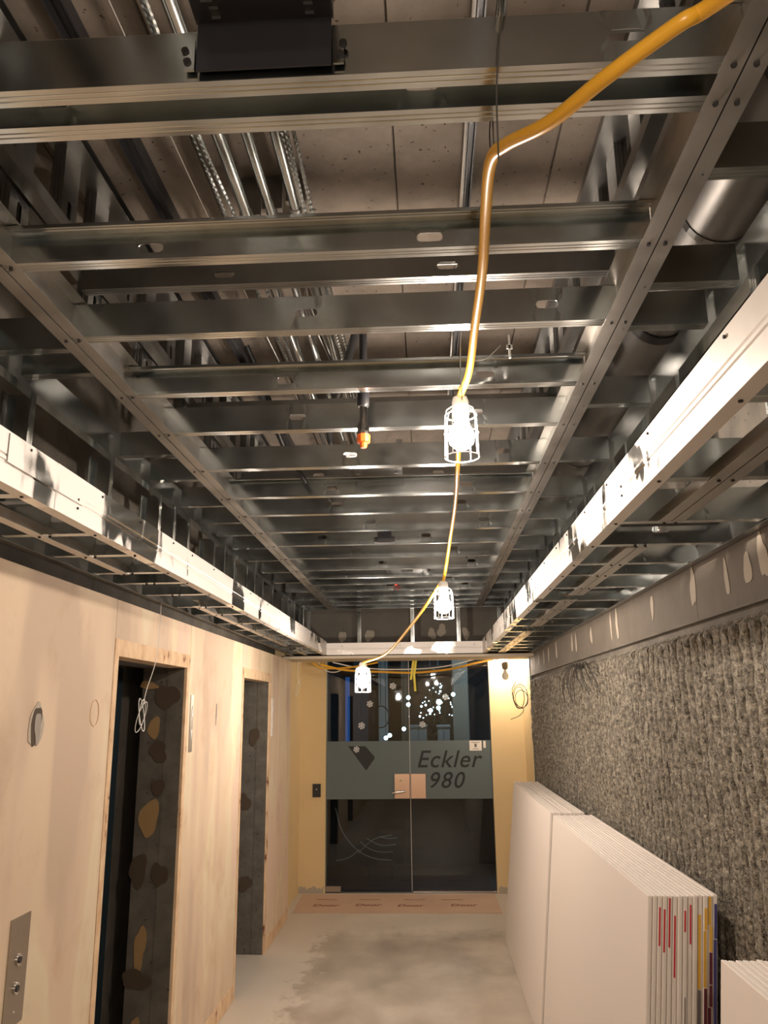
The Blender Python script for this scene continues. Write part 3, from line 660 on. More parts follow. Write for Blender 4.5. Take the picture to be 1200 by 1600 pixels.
for sx in (-1, 1):
    for q in (0.175, 0.158, 0.125, 0.105): mb.box(sx*0.072-0.007, sx*0.072+0.007, q-0.003, q+0.003, -0.004, -0.001)
obj('slot', mb, M['galv'], pl)['kind'] = 'stuff'
for sx in (-1, 1):
    mb = MB(); mb.box(sx*0.115-0.008, sx*0.115+0.008, 0.189, 0.193, -0.085, -0.03); obj('clip', mb, M['galv'], pl)
    mb = MB(); mb.tube([(sx*0.118, 0.186, -0.07), (sx*0.118, 0.193, -0.07)], 0.006, 10); mb.tube([(sx*0.122, 0.186, -0.05), (sx*0.122, 0.193, -0.05)], 0.006, 10); obj('screw', mb, M['screw'], pl)
plate(-0.20, 3.25, ZT+0.075, 0.22, 0.34, 'black mounting plate between cross studs behind the orange-capped sprinkler')
plate(-0.13, 5.75, ZT+0.05, 0.30, 0.22, 'small far black mounting plate just above the red-capped sprinkler')
plate(0.78, 2.40, ZS+0.05, 0.30, 0.26, 'black mounting plate in the right soffit, nearest the camera')
plate(0.80, 4.05, ZS+0.05, 0.30, 0.24, 'black mounting plate in the middle of the right soffit')
plate(0.77, 5.65, ZS+0.05, 0.30, 0.22, 'black mounting plate in the right soffit, farthest from the camera')
plate(-1.10, 4.45, ZS+0.05, 0.26, 0.22, 'black mounting plate in the left soffit between the two lift openings')
def jbox():
    p = aim(601, 840, 4.55); t = empty('junction_box', 'small black junction box hanging at a far cross stud', 'junction box', loc=p)
    mb = MB(); mb.box(-0.04, 0.04, -0.03, 0.03, -0.035, 0.035); obj('body', mb, M['black'], t)
    for a in (-1, 1): mb = MB(); mb.box(a*0.05-0.01, a*0.05+0.01, -0.02, 0.02, -0.03, 0.0); obj('ear', mb, M['black'], t)
    mb = MB(); mb.tube([(0, 0, 0.035), (0, 0, 0.5)], 0.006, 8); obj('stem', mb, M['black'], t)
jbox()

# ================================================================== WORK LAMPS
def work_lamp(p, label, lit=True, tilt=0.0, power=1.0):
    t = empty('work_lamp', label, 'work lamp', 'caged lamps on the yellow string', p); t.rotation_euler = (tilt, 0, 0)
    mb = MB(); mb.lathe([(0.010, 0.075), (0.022, 0.07), (0.026, 0.055), (0.026, 0.015), (0.020, 0.0), (0.016, -0.012)], n=16); obj('socket', mb, M['white_pl'] , t, True)
    mb = MB(); mb.lathe([(0.016, 0.0), (0.022, -0.015), (0.035, -0.035), (0.041, -0.055), (0.037, -0.078), (0.020, -0.094), (0.002, -0.099)], n=20)
    b = obj('bulb', mb, M['bulb'] if lit else M['bulb_off'], t, True)
    cg = None
    for z, r in ((0.012, 0.048), (-0.045, 0.052), (-0.122, 0.053)):
        mb = MB(); mb.tube([(r*math.cos(a*math.pi/12), r*math.sin(a*math.pi/12), z) for a in range(25)], 0.0019, 6, caps=False); obj('cage_ring', mb, M['white_pl'], t, True)
    for k in range(8):
        a = k*math.pi/4+0.2; c, s_ = math.cos(a), math.sin(a)
        mb = MB(); mb.tube([(0.020*c, 0.020*s_, 0.045), (0.044*c, 0.044*s_, 0.028), (0.050*c, 0.050*s_, 0.0), (0.053*c, 0.053*s_, -0.122)] , 0.0016, 5); obj('cage_wire', mb, M['white_pl'], t)
    if lit:
        l = D.lights.new('lamp_light', 'POINT'); l.energy = LAMP_W*power; l.color = LAMP_COL; l.shadow_soft_size = 0.04
        b.visible_shadow = False
        o = D.objects.new('lamp_light', l); C.objects.link(o); o.parent = t; o.location = (0, 0, -0.06)
    return t
L1 = aim(720, 655, 2.32); L2 = aim(693, 930, 4.25); L3 = aim(567, 1052, 5.45); L0 = Vector((0.2, -0.55, 2.42)); LH = Vector((0.80, 8.5, 2.36)); L00 = Vector((0.0, -2.2, 2.45))
work_lamp(L1, 'brightly lit caged lamp nearest the camera, hanging by the right soffit', True, 0, 1.1)
work_lamp(L2, 'second lit caged lamp, just above the far bulkhead', True, 0, 1.05)
work_lamp(L3, 'lit caged lamp hanging in front of the dark glass doors', True, 0, 1.1)
lh = work_lamp(LH, 'lit lamp tucked above the far right corner of the cream wall', True, 0, 0.55)
work_lamp(L0, 'lit caged lamp of the string just behind the camera', True, 0, 0.75)
work_lamp(L00, 'lit caged lamp of the string by the back wall')

mb = MB(); mb.tube([(0, 0, 0.07), (0, 0, ZSLAB-LH.z-0.01)], 0.006, 8); obj('drop_cord', mb, M['yellow'], lh)
def cord(name, P, r, label, m='yellow'):
    return pipe(name, curve_pts(P, 10), r, m, label, 'cord', 10)
cord('power_cable', [L0+Vector((0, 0, .08)), (0.62, 0.35, 2.50), aim(1160, -25, 0.79), aim(1060, 38, 0.84), aim(950, 118, 0.90), aim(860, 190, 0.99), aim(792, 225, 1.08), aim(767, 252, 1.15), aim(759, 330, 1.32), aim(754, 420, 1.52), aim(742, 510, 1.80), aim(733, 580, 2.10), L1+Vector((0, 0, .075))], 0.0105,
     'thick yellow cord swinging from the upper right corner to the first lamp')
cord('power_cable', [L1+Vector((0.004, 0.01, .085)), aim(715, 735, 2.75), aim(711, 790, 3.4), aim(703, 845, 4.0), aim(697, 885, 4.2), L2+Vector((0, 0, .07))], 0.0085, 'yellow cord between the first and second lit lamps')
cord('power_cable', [L2+Vector((-.01, 0.01, .075)), aim(668, 942, 4.35), aim(640, 980, 4.7), aim(605, 1020, 5.1), L3+Vector((0, 0, .07))], 0.0085, 'yellow cord slanting down from the second lamp to the doors lamp')
cord('power_cable', [aim(500, 1038, 7.9), aim(540, 1047, 8.0), aim(600, 1050, 8.1), aim(650, 1051, 8.15), aim(700, 1046, 8.2), aim(735, 1038, 8.25), aim(770, 1030, 8.4)], 0.011, 'yellow cord sagging across the top of the glass doors')
cord('power_cable', [aim(488, 1036, 7.9), aim(505, 1044, 7.95), aim(545, 1043, 8.05), aim(590, 1035, 8.2)], 0.009, 'short yellow cord at the upper left corner of the glass')
cord('power_cable', [aim(520, 1035, 8.0), aim(560, 1043, 8.1), aim(620, 1046, 8.1), aim(690, 1042, 8.2), aim(750, 1028, 8.3)], 0.006, 'thin white cord sagging beside the yellow one at the door head', 'wire_w')
cord('power_cable', [aim(498, 1035, 7.95), aim(510, 1048, 8.0), aim(525, 1050, 8.0), aim(540, 1044, 8.1)], 0.004, 'thin grey wire looping at the upper left of the glass', 'wire_w')
for i, (px, l, lab) in enumerate(((644, 1062, 'short yellow strap hanging at the door head, left of the pair'), (648, 1080, 'long yellow strap hanging at the door head, right of the pair'))):
    P = [aim(px+2-i*0, 1030, 8.12), aim(px-i, (1030+l)/2, 8.12), aim(px-2+3*i, l, 8.12)]; P[0].z = 2.276; mb = MB()
    for a, b in zip(P, P[1:]): mb.poly([a+Vector((-.011, 0, 0)), a+Vector((.011, 0, 0)), b+Vector((.011, 0, 0)), b+Vector((-.011, 0, 0))], (0, 0.002, 0))
    tag(obj('yellow_strap', mb, M['yellow_tape']), lab, 'strap')
# tie wires round the studs by the cord
for i, (px, Y, a, b) in enumerate(((772, 1.16, -60, 250), (768, 1.28, 150, 255), (722, 1.9, 470, 625), (779, 1.0, 20, 250))):
    P = [aim(px+(12 if i == 0 else 4), a, Y), aim(px-3, (a+b)/2, Y), aim(px, b, Y)]
    pipe('tie_wire', curve_pts(P, 8), 0.0014, 'wire' if i != 2 else 'steel_wire', ['dark tie wire dropping to the bend of the yellow cord', 'short twisted wire holding the bend of the yellow cord', 'thin bright wire beside the cord above the first lamp', 'dark wire looped over the two nearest cross studs'][i], 'wire', 5)
pipe('metal_rod', [(0.135, 1.0, 3.28), (0.135, 7.2, 3.28)], 0.006, 'steel_wire', 'thin bright rod along the slab above the yellow cord', 'rod', 8)
pipe('steel_tube', [aim(788, -40, 0.97), aim(779, 75, 1.14)], 0.008, 'galv', 'short bright tube seen above the nearest stud right of centre', 'tube', 10)
pipe('white_wire', curve_pts([aim(740, 565, 2.12), aim(760, 560, 2.15), aim(782, 540, 2.2)], 8), 0.0013, 'wire_w', 'thin white wire curving right of the yellow cord', 'wire', 5)
def hook():
    p = aim(796, 545, 2.2); t = empty('white_clip', 'small white plastic clip hanging under a cross stud right of the cord', 'clip', loc=p)
    mb = MB(); mb.box(-0.003, 0.003, -0.003, 0.003, -0.03, 0.045); obj('stem', mb, M['white_pl'], t); mb = MB(); mb.box(-0.009, 0.009, -0.003, 0.003, 0.0, 0.012); obj('head', mb, M['white_pl'], t)
hook()

# pigtail socket with bare bulb, right of the doors
def pigtail():
    p = aim(789, 1040, 8.2); t = empty('pendant_socket', 'bare unlit bulb in dark socket hanging right of the doors', 'light bulb', loc=p)
    mb = MB(); mb.tube([(0, 0, 0.03), (0.003, 0, 0.13)], 0.004, 8); obj('cord', mb, M['black'], t)
    mb = MB(); mb.lathe([(0.012, 0.04), (0.030, 0.03), (0.034, 0.0), (0.028, -0.03), (0.016, -0.04)], n=16); obj('socket', mb, M['brown'], t, True)
    mb = MB(); mb.lathe([(0.014, -0.04), (0.018, -0.06), (0.034, -0.09), (0.036, -0.105), (0.028, -0.13), (0.004, -0.142)], n=18); obj('bulb', mb, M['bulb_off'], t, True)
pigtail()

# ================================================================== THINGS ON THE WALLS
def wallplate_buttons():
    t = empty('call_panel', 'brushed steel lift call panel with two buttons, low on left wall', 'call panel', loc=(XL, 2.675, 1.03))
    mb = MB(); mb.box(0, 0.004, -0.062, 0.062, -0.155, 0.155); obj('plate', mb, M['stainless'], t)
    for z in (0.03, -0.05):
        mb = MB(); mb.tube([(0.004, 0, z), (0.010, 0, z)], 0.017, 18); b = obj('button', mb, M['chrome'], t, True)
        mb = MB(); mb.tube([(0.010, 0, z), (0.013, 0, z)], 0.010, 14); obj('button_centre', mb, M['black_steel'], b, True)
    for z in (0.115, -0.115):
        mb = MB(); mb.tube([(0.004, 0, z), (0.006, 0, z)], 0.004, 8); obj('screw', mb, M['chrome'], t)
wallplate_buttons()
def indicator(y, z, label):
    t = empty('indicator_plate', label, 'indicator plate', 'lift indicator plates', (XL, y, z))
    mb = MB(); mb.box(0, 0.004, -0.028, 0.028, -0.15, 0.15); obj('plate', mb, M['stainless'] if y < 5 else M['gyp_edge'], t)
    for s_ in (1, -1):
        mb = MB(); q = 0.055*s_; mb.poly([(0.0045, -0.014, q-0.02*s_), (0.0045, 0.014, q-0.02*s_), (0.0045, 0, q+0.035*s_)], (0.002, 0, 0)); obj('arrow_lens', mb, M['white_pl'], t)
indicator(4.44, 1.74, 'grey lift indicator plate with arrows right of the nearer opening'); indicator(6.77, 1.75, 'pale lift indicator plate right of the farther opening')
def reader():
    p = aim(495, 1235, YG); t = empty('card_reader', 'small black card reader on the cream wall left of the doors', 'card reader', loc=(p.x, YG, p.z))
    mb = MB(); mb.box(-0.042, 0.042, -0.018, 0, -0.065, 0.065); obj('body', mb, M['black'], t)
    mb = MB(); mb.tube([(0, -0.018, 0.012), (0, -0.020, 0.012)], 0.006, 10); obj('indicator', mb, M['paper'], t)
reader()
def coil(name, pts, loops, m, label, lr=0.0018):
    mb = MB(); mb.tube(curve_pts(pts, 6), lr, 6)
    for (c, rx, rz, tl) in loops:
        P = [(c[0]+(rx*math.cos(a*.524) if c[0] > 0 else tl*math.sin(a*.524)*rx), c[1]+(tl*.3*rx*math.sin(a*.524) if c[0] > 0 else rx*math.cos(a*.524)), c[2]+rz*math.sin(a*.524)) for a in range(13)]
        mb.tube(curve_pts(P, 3), lr, 6)
    return tag(obj(name, mb, M[m], None, True), label, 'wire')
coil('hanging_wire', [(XL+0.02, 3.78, 2.33), (XL+0.03, 3.75, 2.15), (XL+0.035, 3.70, 2.02), (XL+0.03, 3.62, 1.90), (XL+0.03, 3.58, 1.82)],
     [((XL+0.03, 3.57, 1.78), 0.045, 0.065, 0.4), ((XL+0.035, 3.56, 1.79), 0.03, 0.07, -0.4), ((XL+0.028, 3.585, 1.80), 0.035, 0.055, 0.1)], 'wire_w', 'white wire with coiled end hanging in the nearer lift opening')
coil('hanging_wire', [(-1.27, 8.0, 2.3), (-1.275, 8.02, 2.15), (-1.26, 8.0, 2.05)], [((-1.27, 8.0, 2.02), 0.09, 0.08, 0.2)], 'wire_w', 'thin looped wire hanging by the cream wall left of the doors', 0.003)
def burst(c, n, label, R=0.16, seed=1):
    rnd = random.Random(seed); mb = MB()
    for k in range(n):
        a = rnd.uniform(-2.95, -0.2); l = R*rnd.uniform(0.6, 1.3); o = rnd.uniform(-0.10, -0.02)
        mb.tube(curve_pts([c, (c[0]+o*.6, c[1]+l*1.2*math.cos(a), c[2]+0.03+l*.05), (c[0]+o, c[1]+l*2.6*math.cos(a), c[2]+l*.35*math.sin(a)), (c[0]+o*.8, c[1]+l*3.1*math.cos(a), c[2]+l*0.9*math.sin(a))], 6), 0.0024, 5)
    return tag(obj('wire_bunch', mb, M['wire'], None), label, 'wires')
burst((XR-0.005, 5.30, 2.03), 22, 'bunch of cut dark wires sticking out of the ribbed wall', 0.20)
coil('wire_loop', [aim(806, 1065, 7.7), aim(800, 1080, 7.7), aim(806, 1100, 7.75), aim(818, 1108, 7.8), aim(812, 1118, 7.75), aim(798, 1124, 7.7)],
     [(aim(813, 1088, 7.8), 0.07, 0.11, 0.6), (aim(811, 1090, 7.8), 0.05, 0.10, -0.9), (aim(815, 1092, 7.8), 0.06, 0.08, 1.2)], 'wire', 'loops of dark wire hanging at the far right corner', 0.0035)

# ================================================================== GYPSUM SHEETS
def sheet_stack(n, y0, y1, h, xb, xt_front, dx, seed, front_lab, other, group, prints=True, jag=0.0):
    rnd = random.Random(seed); th = dx*0.94
    ordn = ['first', 'second', 'third', 'fourth', 'fifth', 'sixth', 'seventh', 'eighth', 'ninth', 'tenth', 'eleventh', 'twelfth', 'thirteenth', 'fourteenth']
    for i in range(n):
        jy = rnd.uniform(-jag, jag) if i else 0; a = y0+jy; b = y1+rnd.uniform(-0.004, 0.004) if i else y1
        ang = math.atan2(xt_front-xb, h); dz = 0 if i == 0 else rnd.uniform(-.002, .002)
        # leaning: local x = thickness, local z = height
        t = empty('gypsum_sheet', front_lab if i == 0 else other % ordn[i], 'gypsum board', group, (xb+i*dx*1.02, a, 0.001+th*math.sin(ang)*0))
        t.rotation_euler = (0, ang, 0)
        mb = MB(); e = 0.0015; mb.box(0, th, 0.0, b-a, 0.0, h+dz); o = obj('board', mb, M['gyp_face'], t)
        bv = o.modifiers.new('bevel', 'BEVEL'); bv.width = 0.0022; bv.segments = 2
        # rough cut core at the short end, dark slit between the boards
        mb = MB(); mb.box(th*0.22, th*0.78, -0.0012, 0.0002, 0.004, h+dz-0.004); obj('core', mb, M['gyp_edge'], t)
        if prints:
            z = h-rnd.uniform(0.0, 0.06); cols = ['tape_red', 'tape_grey', 'gyp_face', 'tape_red', 'tape_grey']
            if i >= n-4: cols = ['tape_yellow', 'tape_maroon', 'tape_grey', 'tape_maroon', 'tape_grey']
            if i == n-1: cols = ['tape_blue', 'tape_grey', 'tape_blue', 'tape_maroon']
            while z > 0.05:
                l = rnd.uniform(0.05, 0.22); c = (rnd.choice(cols[1:]) if i >= n-4 else rnd.choice(cols)) if z < h-0.12-0.1*(i % 2) else cols[0]; wd = 0.0035 if c != 'tape_grey' else 0.002
                if i >= n-4: wd = 0.006; l *= 1.2
                if i > 0 and (rnd.random() < 0.5 or i >= n-4):
                    m0 = th*rnd.uniform(0.3, 0.6); mb = MB(); mb.box(m0-wd/1.3, m0+wd/1.3, -0.0022, -0.001, max(z-l, 0.01), z-0.003); obj('edge_print', mb, M[c], t)
                z -= l + (rnd.uniform(0.04, 0.22) if i < n-4 else 0)
sheet_stack(14, 2.92, 5.00, 1.20, 0.585, 0.715, 0.0160, 3, 'front gypsum board of the near leaning stack, broad cream-white face', '%s gypsum board from the front of the near leaning stack', 'boards in the near leaning stack', True, 0.004)
sheet_stack(12, 5.03, 7.10, 1.21, 0.575, 0.705, 0.0165, 5, 'front gypsum board of the far leaning stack', '%s gypsum board from the front of the far leaning stack', 'boards in the far leaning stack', False, 0.006)
sheet_stack(12, 0.30, 2.26, 1.19, 0.585, 0.72, 0.0170, 9, 'front gypsum board of the stack in the lower right corner', '%s gypsum board from the front of the lower right corner stack', 'boards in the lower right corner stack', False, 0.0)

# hardboard sheet on the floor
def hardboard():
    t = empty('floor_board', 'pinkish hardboard sheet lying in front of the glass doors', 'hardboard', loc=(-0.33, 8.30, 0.0))
    mb = MB(); mb.poly([(-0.95, -0.37, 0.001), (0.96, -0.36, 0.001), (0.955, 0.40, 0.001), (-0.97, 0.37, 0.001)], (0, 0, 0.006)); obj('sheet', mb, M['hardboard'], t)
    def word(s, x, y, size):
        cu = D.curves.new('print', 'FONT'); cu.body = s; cu.size = size; cu.shear = 0.2; cu.extrude = 0.0005; cu.offset = 0.002; cu.align_x = 'CENTER'
        o = D.objects.new('print', cu); C.objects.link(o); o.data.materials.append(M['red_ink']); o.parent = t; o.location = (x, y, 0.0078)
        return o
    for i, x in enumerate((-0.68, -0.28, 0.12, 0.62)): word('Door', x, -0.13 + 0.02*(i % 2), 0.11)
    for i, x in enumerate((-0.60, -0.18, 0.25, 0.62)): word('~~-~', x-0.1, 0.12, 0.10)
hardboard()

# ================================================================== GLASS DOORS
def doors():
    GX0, GXM, GX1, GZ = -1.085, -0.20, 0.655, 2.55
    leafs = []
    for i, (a, b, lab) in enumerate(((GX0+0.003, GXM-0.003, 'left'), (GXM+0.003, GX1-0.003, 'right'))):
        t = struct(empty('door_%d' % (i+1), loc=(0, YG+0.02, 0))); leafs.append(t)
        mb = MB(); mb.box(a, b, 0, 0.012, 0.012, GZ); obj('glass_leaf', mb, M['glass'], t)
        t['label'] = 'frameless dark glass door leaf, %s of the pair, with frosted band' % lab
    A, B = leafs
    # frosted band with the mark cut out of it
    z0, z1 = 0.90, 1.48
    p = [aim(*q, YG+0.02) for q in ((544, 1166), (571, 1166), (585, 1182), (585, 1186), (572, 1204))]
    hole = [(q.x, q.z) for q in p]; out = [(GX0+.003, z1), (GXM-.003, z1), (GXM-.003, z0), (GX0+.003, z0)]
    def band(parent, outer, hole=None):
        bm = bmesh.new()
        def ring(P):
            vs_ = [bm.verts.new((x, -0.0015, z)) for x, z in P]; return [bm.edges.new((vs_[k], vs_[(k+1) % len(vs_)])) for k in range(len(vs_))]
        e = ring(outer) + (ring(hole) if hole else [])
        bmesh.ops.triangle_fill(bm, edges=e, use_beauty=True)
        me = D.meshes.new('frosted_band'); bm.to_mesh(me); bm.free(); me.materials.append(M['frost']); return solid(link('frosted_band', me, parent), 0.0004)
    band(A, out, hole); band(B, [(GXM+.003, z1), (GX1-.003, z1), (GX1-.003, z0), (GXM+.003, z0)])
    mb = MB(); mb.poly([(x, -0.0018, z) for x, z in hole], (0, 0.0004, 0)); obj('cut_out_mark', mb, M['letter'], A)
    def word(s, x, z, size, par, wsp=1.0, off=0.0):
        cu = D.curves.new('lettering', 'FONT'); cu.body = s; cu.size = size; cu.shear = 0.28; cu.extrude = 0.0004; cu.space_character = wsp; cu.offset = off
        cu.materials.append(M['letter']); o = D.objects.new('lettering', cu); C.objects.link(o); o.parent = par
        o.location = (x, -0.0024, z); o.rotation_euler = (math.pi/2, 0, 0); return o
    q = aim(650, 1199, YG+.02); word('Eckler', q.x, q.z, 0.245, B, 1.08, 0.0015)
    q = aim(668, 1231, YG+.02); word('980', q.x, q.z, 0.225, B, 1.15, 0.0015)
    # lock plates, lever and hinges
    lp = []
    for par, x0, x1 in ((A, GXM-0.165, GXM-0.006), (B, GXM+0.006, GXM+0.16)):
        za, zb = 0.905, 1.15
        mb = MB(); mb.box(x0, x1, -0.014, 0.026, za, zb); o = obj('lock_plate', mb, M['brass'], par); lp.append(o); bv = o.modifiers.new('bevel', 'BEVEL'); bv.width = 0.002
    mb = MB(); mb.tube([(GXM-0.10, -0.014, 1.085), (GXM-0.10, -0.03, 1.085)], 0.012, 14); obj('lock_cylinder', mb, M['chrome'], lp[0], True)
    mb = MB(); mb.tube([(GXM-0.055, -0.014, 0.98), (GXM-0.055, -0.055, 0.98), (GXM-0.10, -0.06, 0.975), (GXM-0.185, -0.058, 0.965)], 0.010, 10); obj('lever_handle', mb, M['chrome'], lp[0], True)
    mb = MB(); mb.box(GX0+0.004, GX0+0.16, -0.008, 0.02, 0.012, 0.065); obj('floor_fitting', mb, M['stainless'], A)
    mb = MB(); mb.box(GXM+0.01, GX1-0.004, -0.006, 0.018, 0.006, 0.022); obj('bottom_rail', mb, M['chrome'], B)
    mb = MB(); mb.box(GXM-0.0018, GXM+0.0018, 0.0, 0.012, 0.02, GZ); obj('edge_seal', mb, M['white_pl'], A)
    mb = MB(); mb.box(GX0-0.001, GX1, -0.01, 0.035, 0.0, 0.006); obj('threshold', mb, M['dark_conc'], A)
    # notices on the glass
    q = aim(743, 1165, YG+.02); t = empty('notice', 'white paper notice taped to the right door leaf', 'notice', loc=(q.x, YG+.0165, q.z))
    mb = MB(); mb.box(-0.063, 0.063, 0, 0.001, -0.05, 0.05); obj('paper', mb, M['paper'], t)
    mb = MB(); mb.box(-0.012, 0.012, -0.0008, 0, -0.015, 0.02); mb.box(-0.045, 0.045, -0.0008, 0, 0.03, 0.036); mb.box(-0.03, 0.03, -0.0008, 0, -0.035, -0.03); obj('print', mb, M['tape_grey'], t)
    q = aim(757, 1163, YG+.02); mb = MB(); mb.box(q.x-0.012, q.x+0.012, YG+.0165, YG+.0178, q.z-0.035, q.z+0.035); tag(obj('small_sticker', mb, M['paper']), 'narrow white sticker at the right edge of the doors', 'sticker')
    # snowflakes
    for i, (px, py, r, lab) in enumerate(((614, 1072, .036, 'white snowflake sticker highest on the left door leaf'), (578, 1100, .036, 'white snowflake sticker second from the top on the left leaf'), (565, 1134, .038, 'white snowflake sticker just above the frosted band on the left leaf'),
            (557, 1171, .034, 'white snowflake sticker on the cut-out mark of the frosted band'), (696, 1089, .034, 'faint snowflake sticker high on the right door leaf'), (660, 1132, .034, 'faint snowflake sticker low on the right leaf, above the band'))):
        q = aim(px, py, YG+.02); mb = MB()
        for k in range(6):
            R_ = Matrix.Translation((q.x, YG+0.0165, q.z)) @ Matrix.Rotation(k*math.pi/3+0.2, 4, 'Y')
            mb.box(-0.0045, 0.0045, 0, 0.001, 0, r, 0, R_)
            for s_ in (1, -1): mb.box(-0.003, 0.003, 0, 0.001, 0, r*0.45, 0, R_ @ Matrix.Translation((0, 0, r*0.5)) @ Matrix.Rotation(s_*0.9, 4, 'Y'))
        tag(obj('snowflake_sticker', mb, M['snow']), lab, 'sticker', 'snowflake stickers on the glass doors')
doors()

# ================================================================== OFFICE BEHIND THE GLASS
def office():
    Y0, Y1 = YG+0.15, 15.0
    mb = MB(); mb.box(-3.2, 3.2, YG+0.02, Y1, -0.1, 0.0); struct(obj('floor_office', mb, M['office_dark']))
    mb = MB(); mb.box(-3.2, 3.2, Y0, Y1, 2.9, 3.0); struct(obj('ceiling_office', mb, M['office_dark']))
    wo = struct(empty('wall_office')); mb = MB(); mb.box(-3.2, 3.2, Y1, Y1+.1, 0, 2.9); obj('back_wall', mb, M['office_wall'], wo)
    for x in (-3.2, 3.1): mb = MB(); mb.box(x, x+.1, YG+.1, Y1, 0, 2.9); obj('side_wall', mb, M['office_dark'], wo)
    def col(px0, px1, Y, m, lab, name='column', py=None):
        a, b = aim(px0, 1150, Y).x, aim(px1, 1150, Y).x
        mb = MB(); mb.box(a, b, Y, Y+(b-a), 0.0, 2.9); return tag(obj(name, mb, M[m]), lab, 'column')
    col(592, 606, 11.0, 'office_white', 'pale round-edged office column behind the left glass leaf')
    col(709, 734, 11.5, 'office_tan', 'tan office column behind the right glass leaf')
    col(552, 574, 12.5, 'office_wall', 'grey office column behind the left glass leaf')
    col(628, 641, 12.8, 'office_tan', 'narrow tan office column behind the seam of the doors')
    p0, p1 = aim(543, 1058, 11.0), aim(543, 1160, 11.0)
    mb = MB(); mb.box(p0.x-0.028, p0.x+0.028, 11.0, 11.03, p1.z, p0.z); tag(obj('light_strip', mb, M['blue_led']), 'upright blue light strip behind the left glass leaf', 'light')
    # cabinets
    for i, (a, b, lab) in enumerate(((641, 667, 'white office cabinet behind the glass, left of the pair'), (684, 703, 'white office cabinet behind the glass, right of the pair'))):
        x0, x1 = aim(a, 1150, 10.8).x, aim(b, 1150, 10.8).x; zt = aim(a, 1136, 10.8).z
        t = empty('office_cabinet', lab, 'cabinet', loc=((x0+x1)/2, 10.8, 0)); h = (x1-x0)/2
        mb = MB(); mb.box(-h, h, 0.02, 0.45, 0.05, zt); obj('body', mb, M['office_white'], t)
        for s_ in (-1, 1): mb = MB(); mb.box(min(0.004*s_, s_*(h-.005)), max(0.004*s_, s_*(h-.005)), 0, 0.02, 0.08, zt-0.03); obj('door', mb, M['office_white'], t)
        mb = MB(); mb.box(-h-.01, h+.01, -0.01, 0.46, zt, zt+0.02); obj('top', mb, M['office_white'], t)
    t = empty('added_dark_block', 'long dark block added behind the glass doors to blacken the low view', 'dark block', loc=(-0.3, 9.9, 0))  # added dark block, keeps the view through the lower glass black
    for k in range(4):
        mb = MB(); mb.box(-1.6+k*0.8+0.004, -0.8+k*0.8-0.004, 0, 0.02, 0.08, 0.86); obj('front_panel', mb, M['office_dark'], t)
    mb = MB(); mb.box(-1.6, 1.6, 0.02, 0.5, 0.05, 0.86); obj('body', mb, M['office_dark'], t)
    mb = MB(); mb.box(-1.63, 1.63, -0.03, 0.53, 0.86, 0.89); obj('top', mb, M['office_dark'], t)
    # decorated tree on the cabinet
    c = aim(683, 1120, 12.2); zb = 0.0
    t = empty('christmas_tree', 'dark Christmas tree with white fairy lights behind the right glass leaf', 'tree', loc=(c.x, 12.2, 0))
    rnd = random.Random(2); mb = MB(); top = 2.28; bot = 0.5
    for k in range(1100):
        u = rnd.random()**0.7; z = top-(top-bot)*u; r = 0.05+0.48*u; a = rnd.uniform(0, 6.283); d = Vector((math.cos(a), math.sin(a), -0.15)); s0 = r*rnd.uniform(0.3, 0.8)
        p = Vector((0, 0, z))+d*s0; q = p+d*(r*0.3)+Vector((0, 0, rnd.uniform(-.05, .05))); wv = Vector((-math.sin(a), math.cos(a), 0.4))*0.014
        mb.quad(p-wv, p+wv, q+wv*.3, q-wv*.3)
    o = obj('branches', mb, M['tree'], t); o['kind'] = 'stuff'
    mb = MB(); mb.lathe([(0.04, 0.0), (0.035, 1.2), (0.01, 2.2)], n=8); obj('trunk', mb, M['office_dark'], t)
    mb = MB(); mb.lathe([(0.22, 0.0), (0.2, 0.03), (0.05, 0.05)], n=16); obj('stand', mb, M['office_dark'], t)
    mb0 = MB(); mb0.lathe([(0.002, -0.011), (0.010, -0.005), (0.010, 0.005), (0.002, 0.011)], n=6); me = mb0.mesh('fairy_bulb', M['fairy'])
    for k in range(40):
        u = rnd.random()**0.6; z = 2.18-0.50*u; r = 0.06+0.27*u; a = rnd.uniform(3.3, 6.1)
        sc = 0.8+0.7*(rnd.random() < 0.2); link('fairy_bulb', me, t, Matrix.Translation((r*math.cos(a), r*math.sin(a), z)) @ Matrix.Scale(sc, 4))
    # festoon bulbs hanging in the office
    for i, (px, py, lab) in enumerate(((638, 1090, 'round lit bulb hanging just right of the door seam, upper'), (638, 1101, 'round lit bulb hanging just right of the door seam, lower'), (686, 1097, 'large round lit bulb right of the tree'), (685, 1106, 'round lit bulb just under the large one right of the tree'),
                                 (708, 1085, 'round lit bulb at the tan column'), (673, 1110, 'round lit bulb low in the tree'), (603, 1153, 'round lit bulb low at the pale column, left'), (609, 1149, 'round lit bulb low at the pale column, right'), (631, 1139, 'small lit bulb at the door seam above the band'))):
        p = aim(px, py, 10.6+0.12*(i % 3)); t2 = empty('festoon_bulb', lab, 'light bulb', 'round bulbs in the office behind the glass', p); r = 0.026 if i != 2 else 0.036
        mb = MB(); mb.lathe([(r*math.sin(a*math.pi/8)+0.0005, -r*math.cos(a*math.pi/8)) for a in range(9)], n=12); obj('bulb', mb, M['fairy'], t2, True)
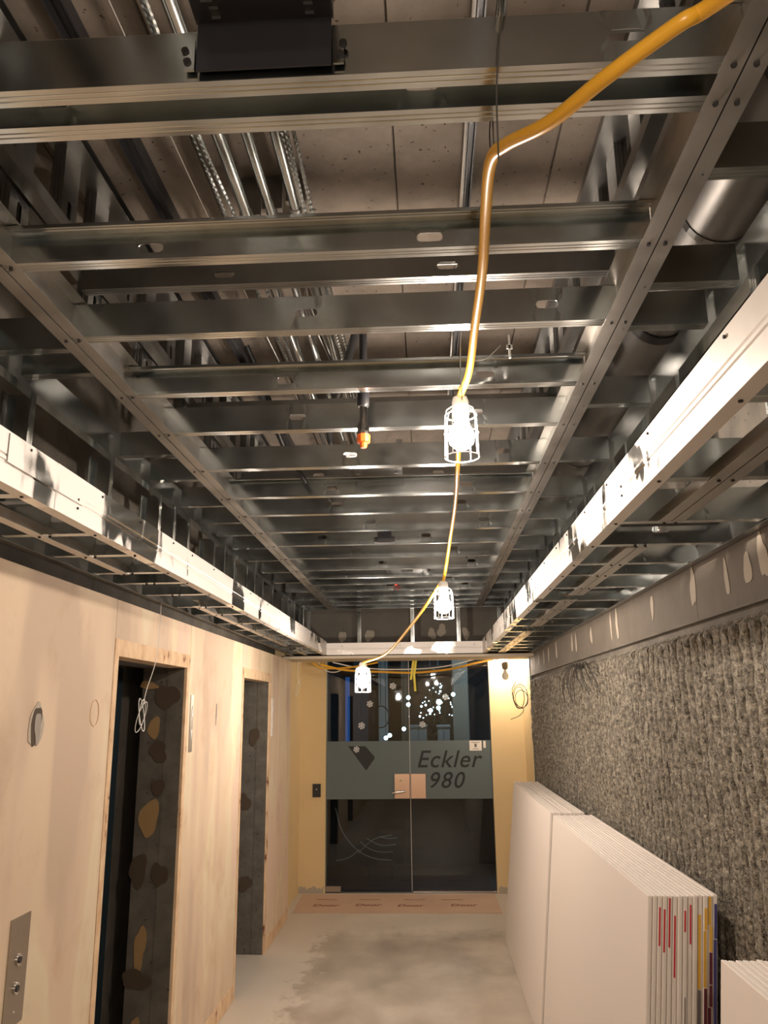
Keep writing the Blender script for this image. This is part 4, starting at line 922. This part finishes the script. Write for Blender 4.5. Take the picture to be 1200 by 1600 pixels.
        mb = MB(); mb.tube([(0, 0, r), (0, 0, 2.9-p.z)], 0.004, 5); obj('cord', mb, M['black'], t2)
    # chrome wire frame low behind the left leaf
    t3 = empty('wire_rack', 'curved bright wire frame standing low behind the left glass leaf', 'wire frame', loc=aim(590, 1320, 9.35))
    o3 = Vector(t3.location)
    arcs = [[(524, 1262), (533, 1295), (548, 1318), (565, 1333), (588, 1342), (612, 1344)], [(563, 1315), (575, 1325), (592, 1331), (614, 1331)], [(573, 1310), (590, 1319), (604, 1321), (619, 1319)], [(592, 1307), (606, 1310), (620, 1309)], [(560, 1333), (575, 1318), (590, 1309), (612, 1305)], [(525, 1345), (545, 1340), (562, 1327)]]
    for k, A_ in enumerate(arcs):
        mb = MB(); mb.tube(curve_pts([aim(x, y, 9.35+0.05*k)-o3 for x, y in A_], 6), 0.0048, 6); obj('bent_wire', mb, M['wire_w'], t3, True)
    for x in (612, 575): mb = MB(); a = aim(x, 1330, 9.45); mb.tube([a-o3, Vector((a.x, a.y, 0.0))-o3], 0.004, 6); obj('leg', mb, M['office_dark'], t3)
    # dark round chair outline
    p = aim(595, 1120, 10.9); mb = MB(); mb.tube([(p.x+0.11*math.cos(a*.3142), 10.9, p.z+0.14*math.sin(a*.3142)) for a in range(21)], 0.008, 6); mb.tube([(p.x, 10.9, p.z+0.14), (p.x, 10.9, 2.9)], 0.004, 5); tag(obj('hanging_ring', mb, M['black']), 'dark ring hanging in front of the pale office column', 'ring')
    l = D.lights.new('office_lamp', 'POINT'); l.energy = 75; l.color = (0.7, 0.85, 1.0); l.shadow_soft_size = 0.1
    t4 = empty('office_lamp', 'dim pendant lamp in the dark office', 'lamp', loc=(0.9, 10.4, 2.7)); mb = MB(); mb.lathe([(0.10, -0.02), (0.08, 0.06), (0.02, 0.10), (0.01, 0.2)], n=16); obj('shade', mb, M['office_dark'], t4, True)
    lo = D.objects.new('office_lamp_light', l); C.objects.link(lo); lo.parent = t4; lo.location = (0, 0, -0.1)
office()
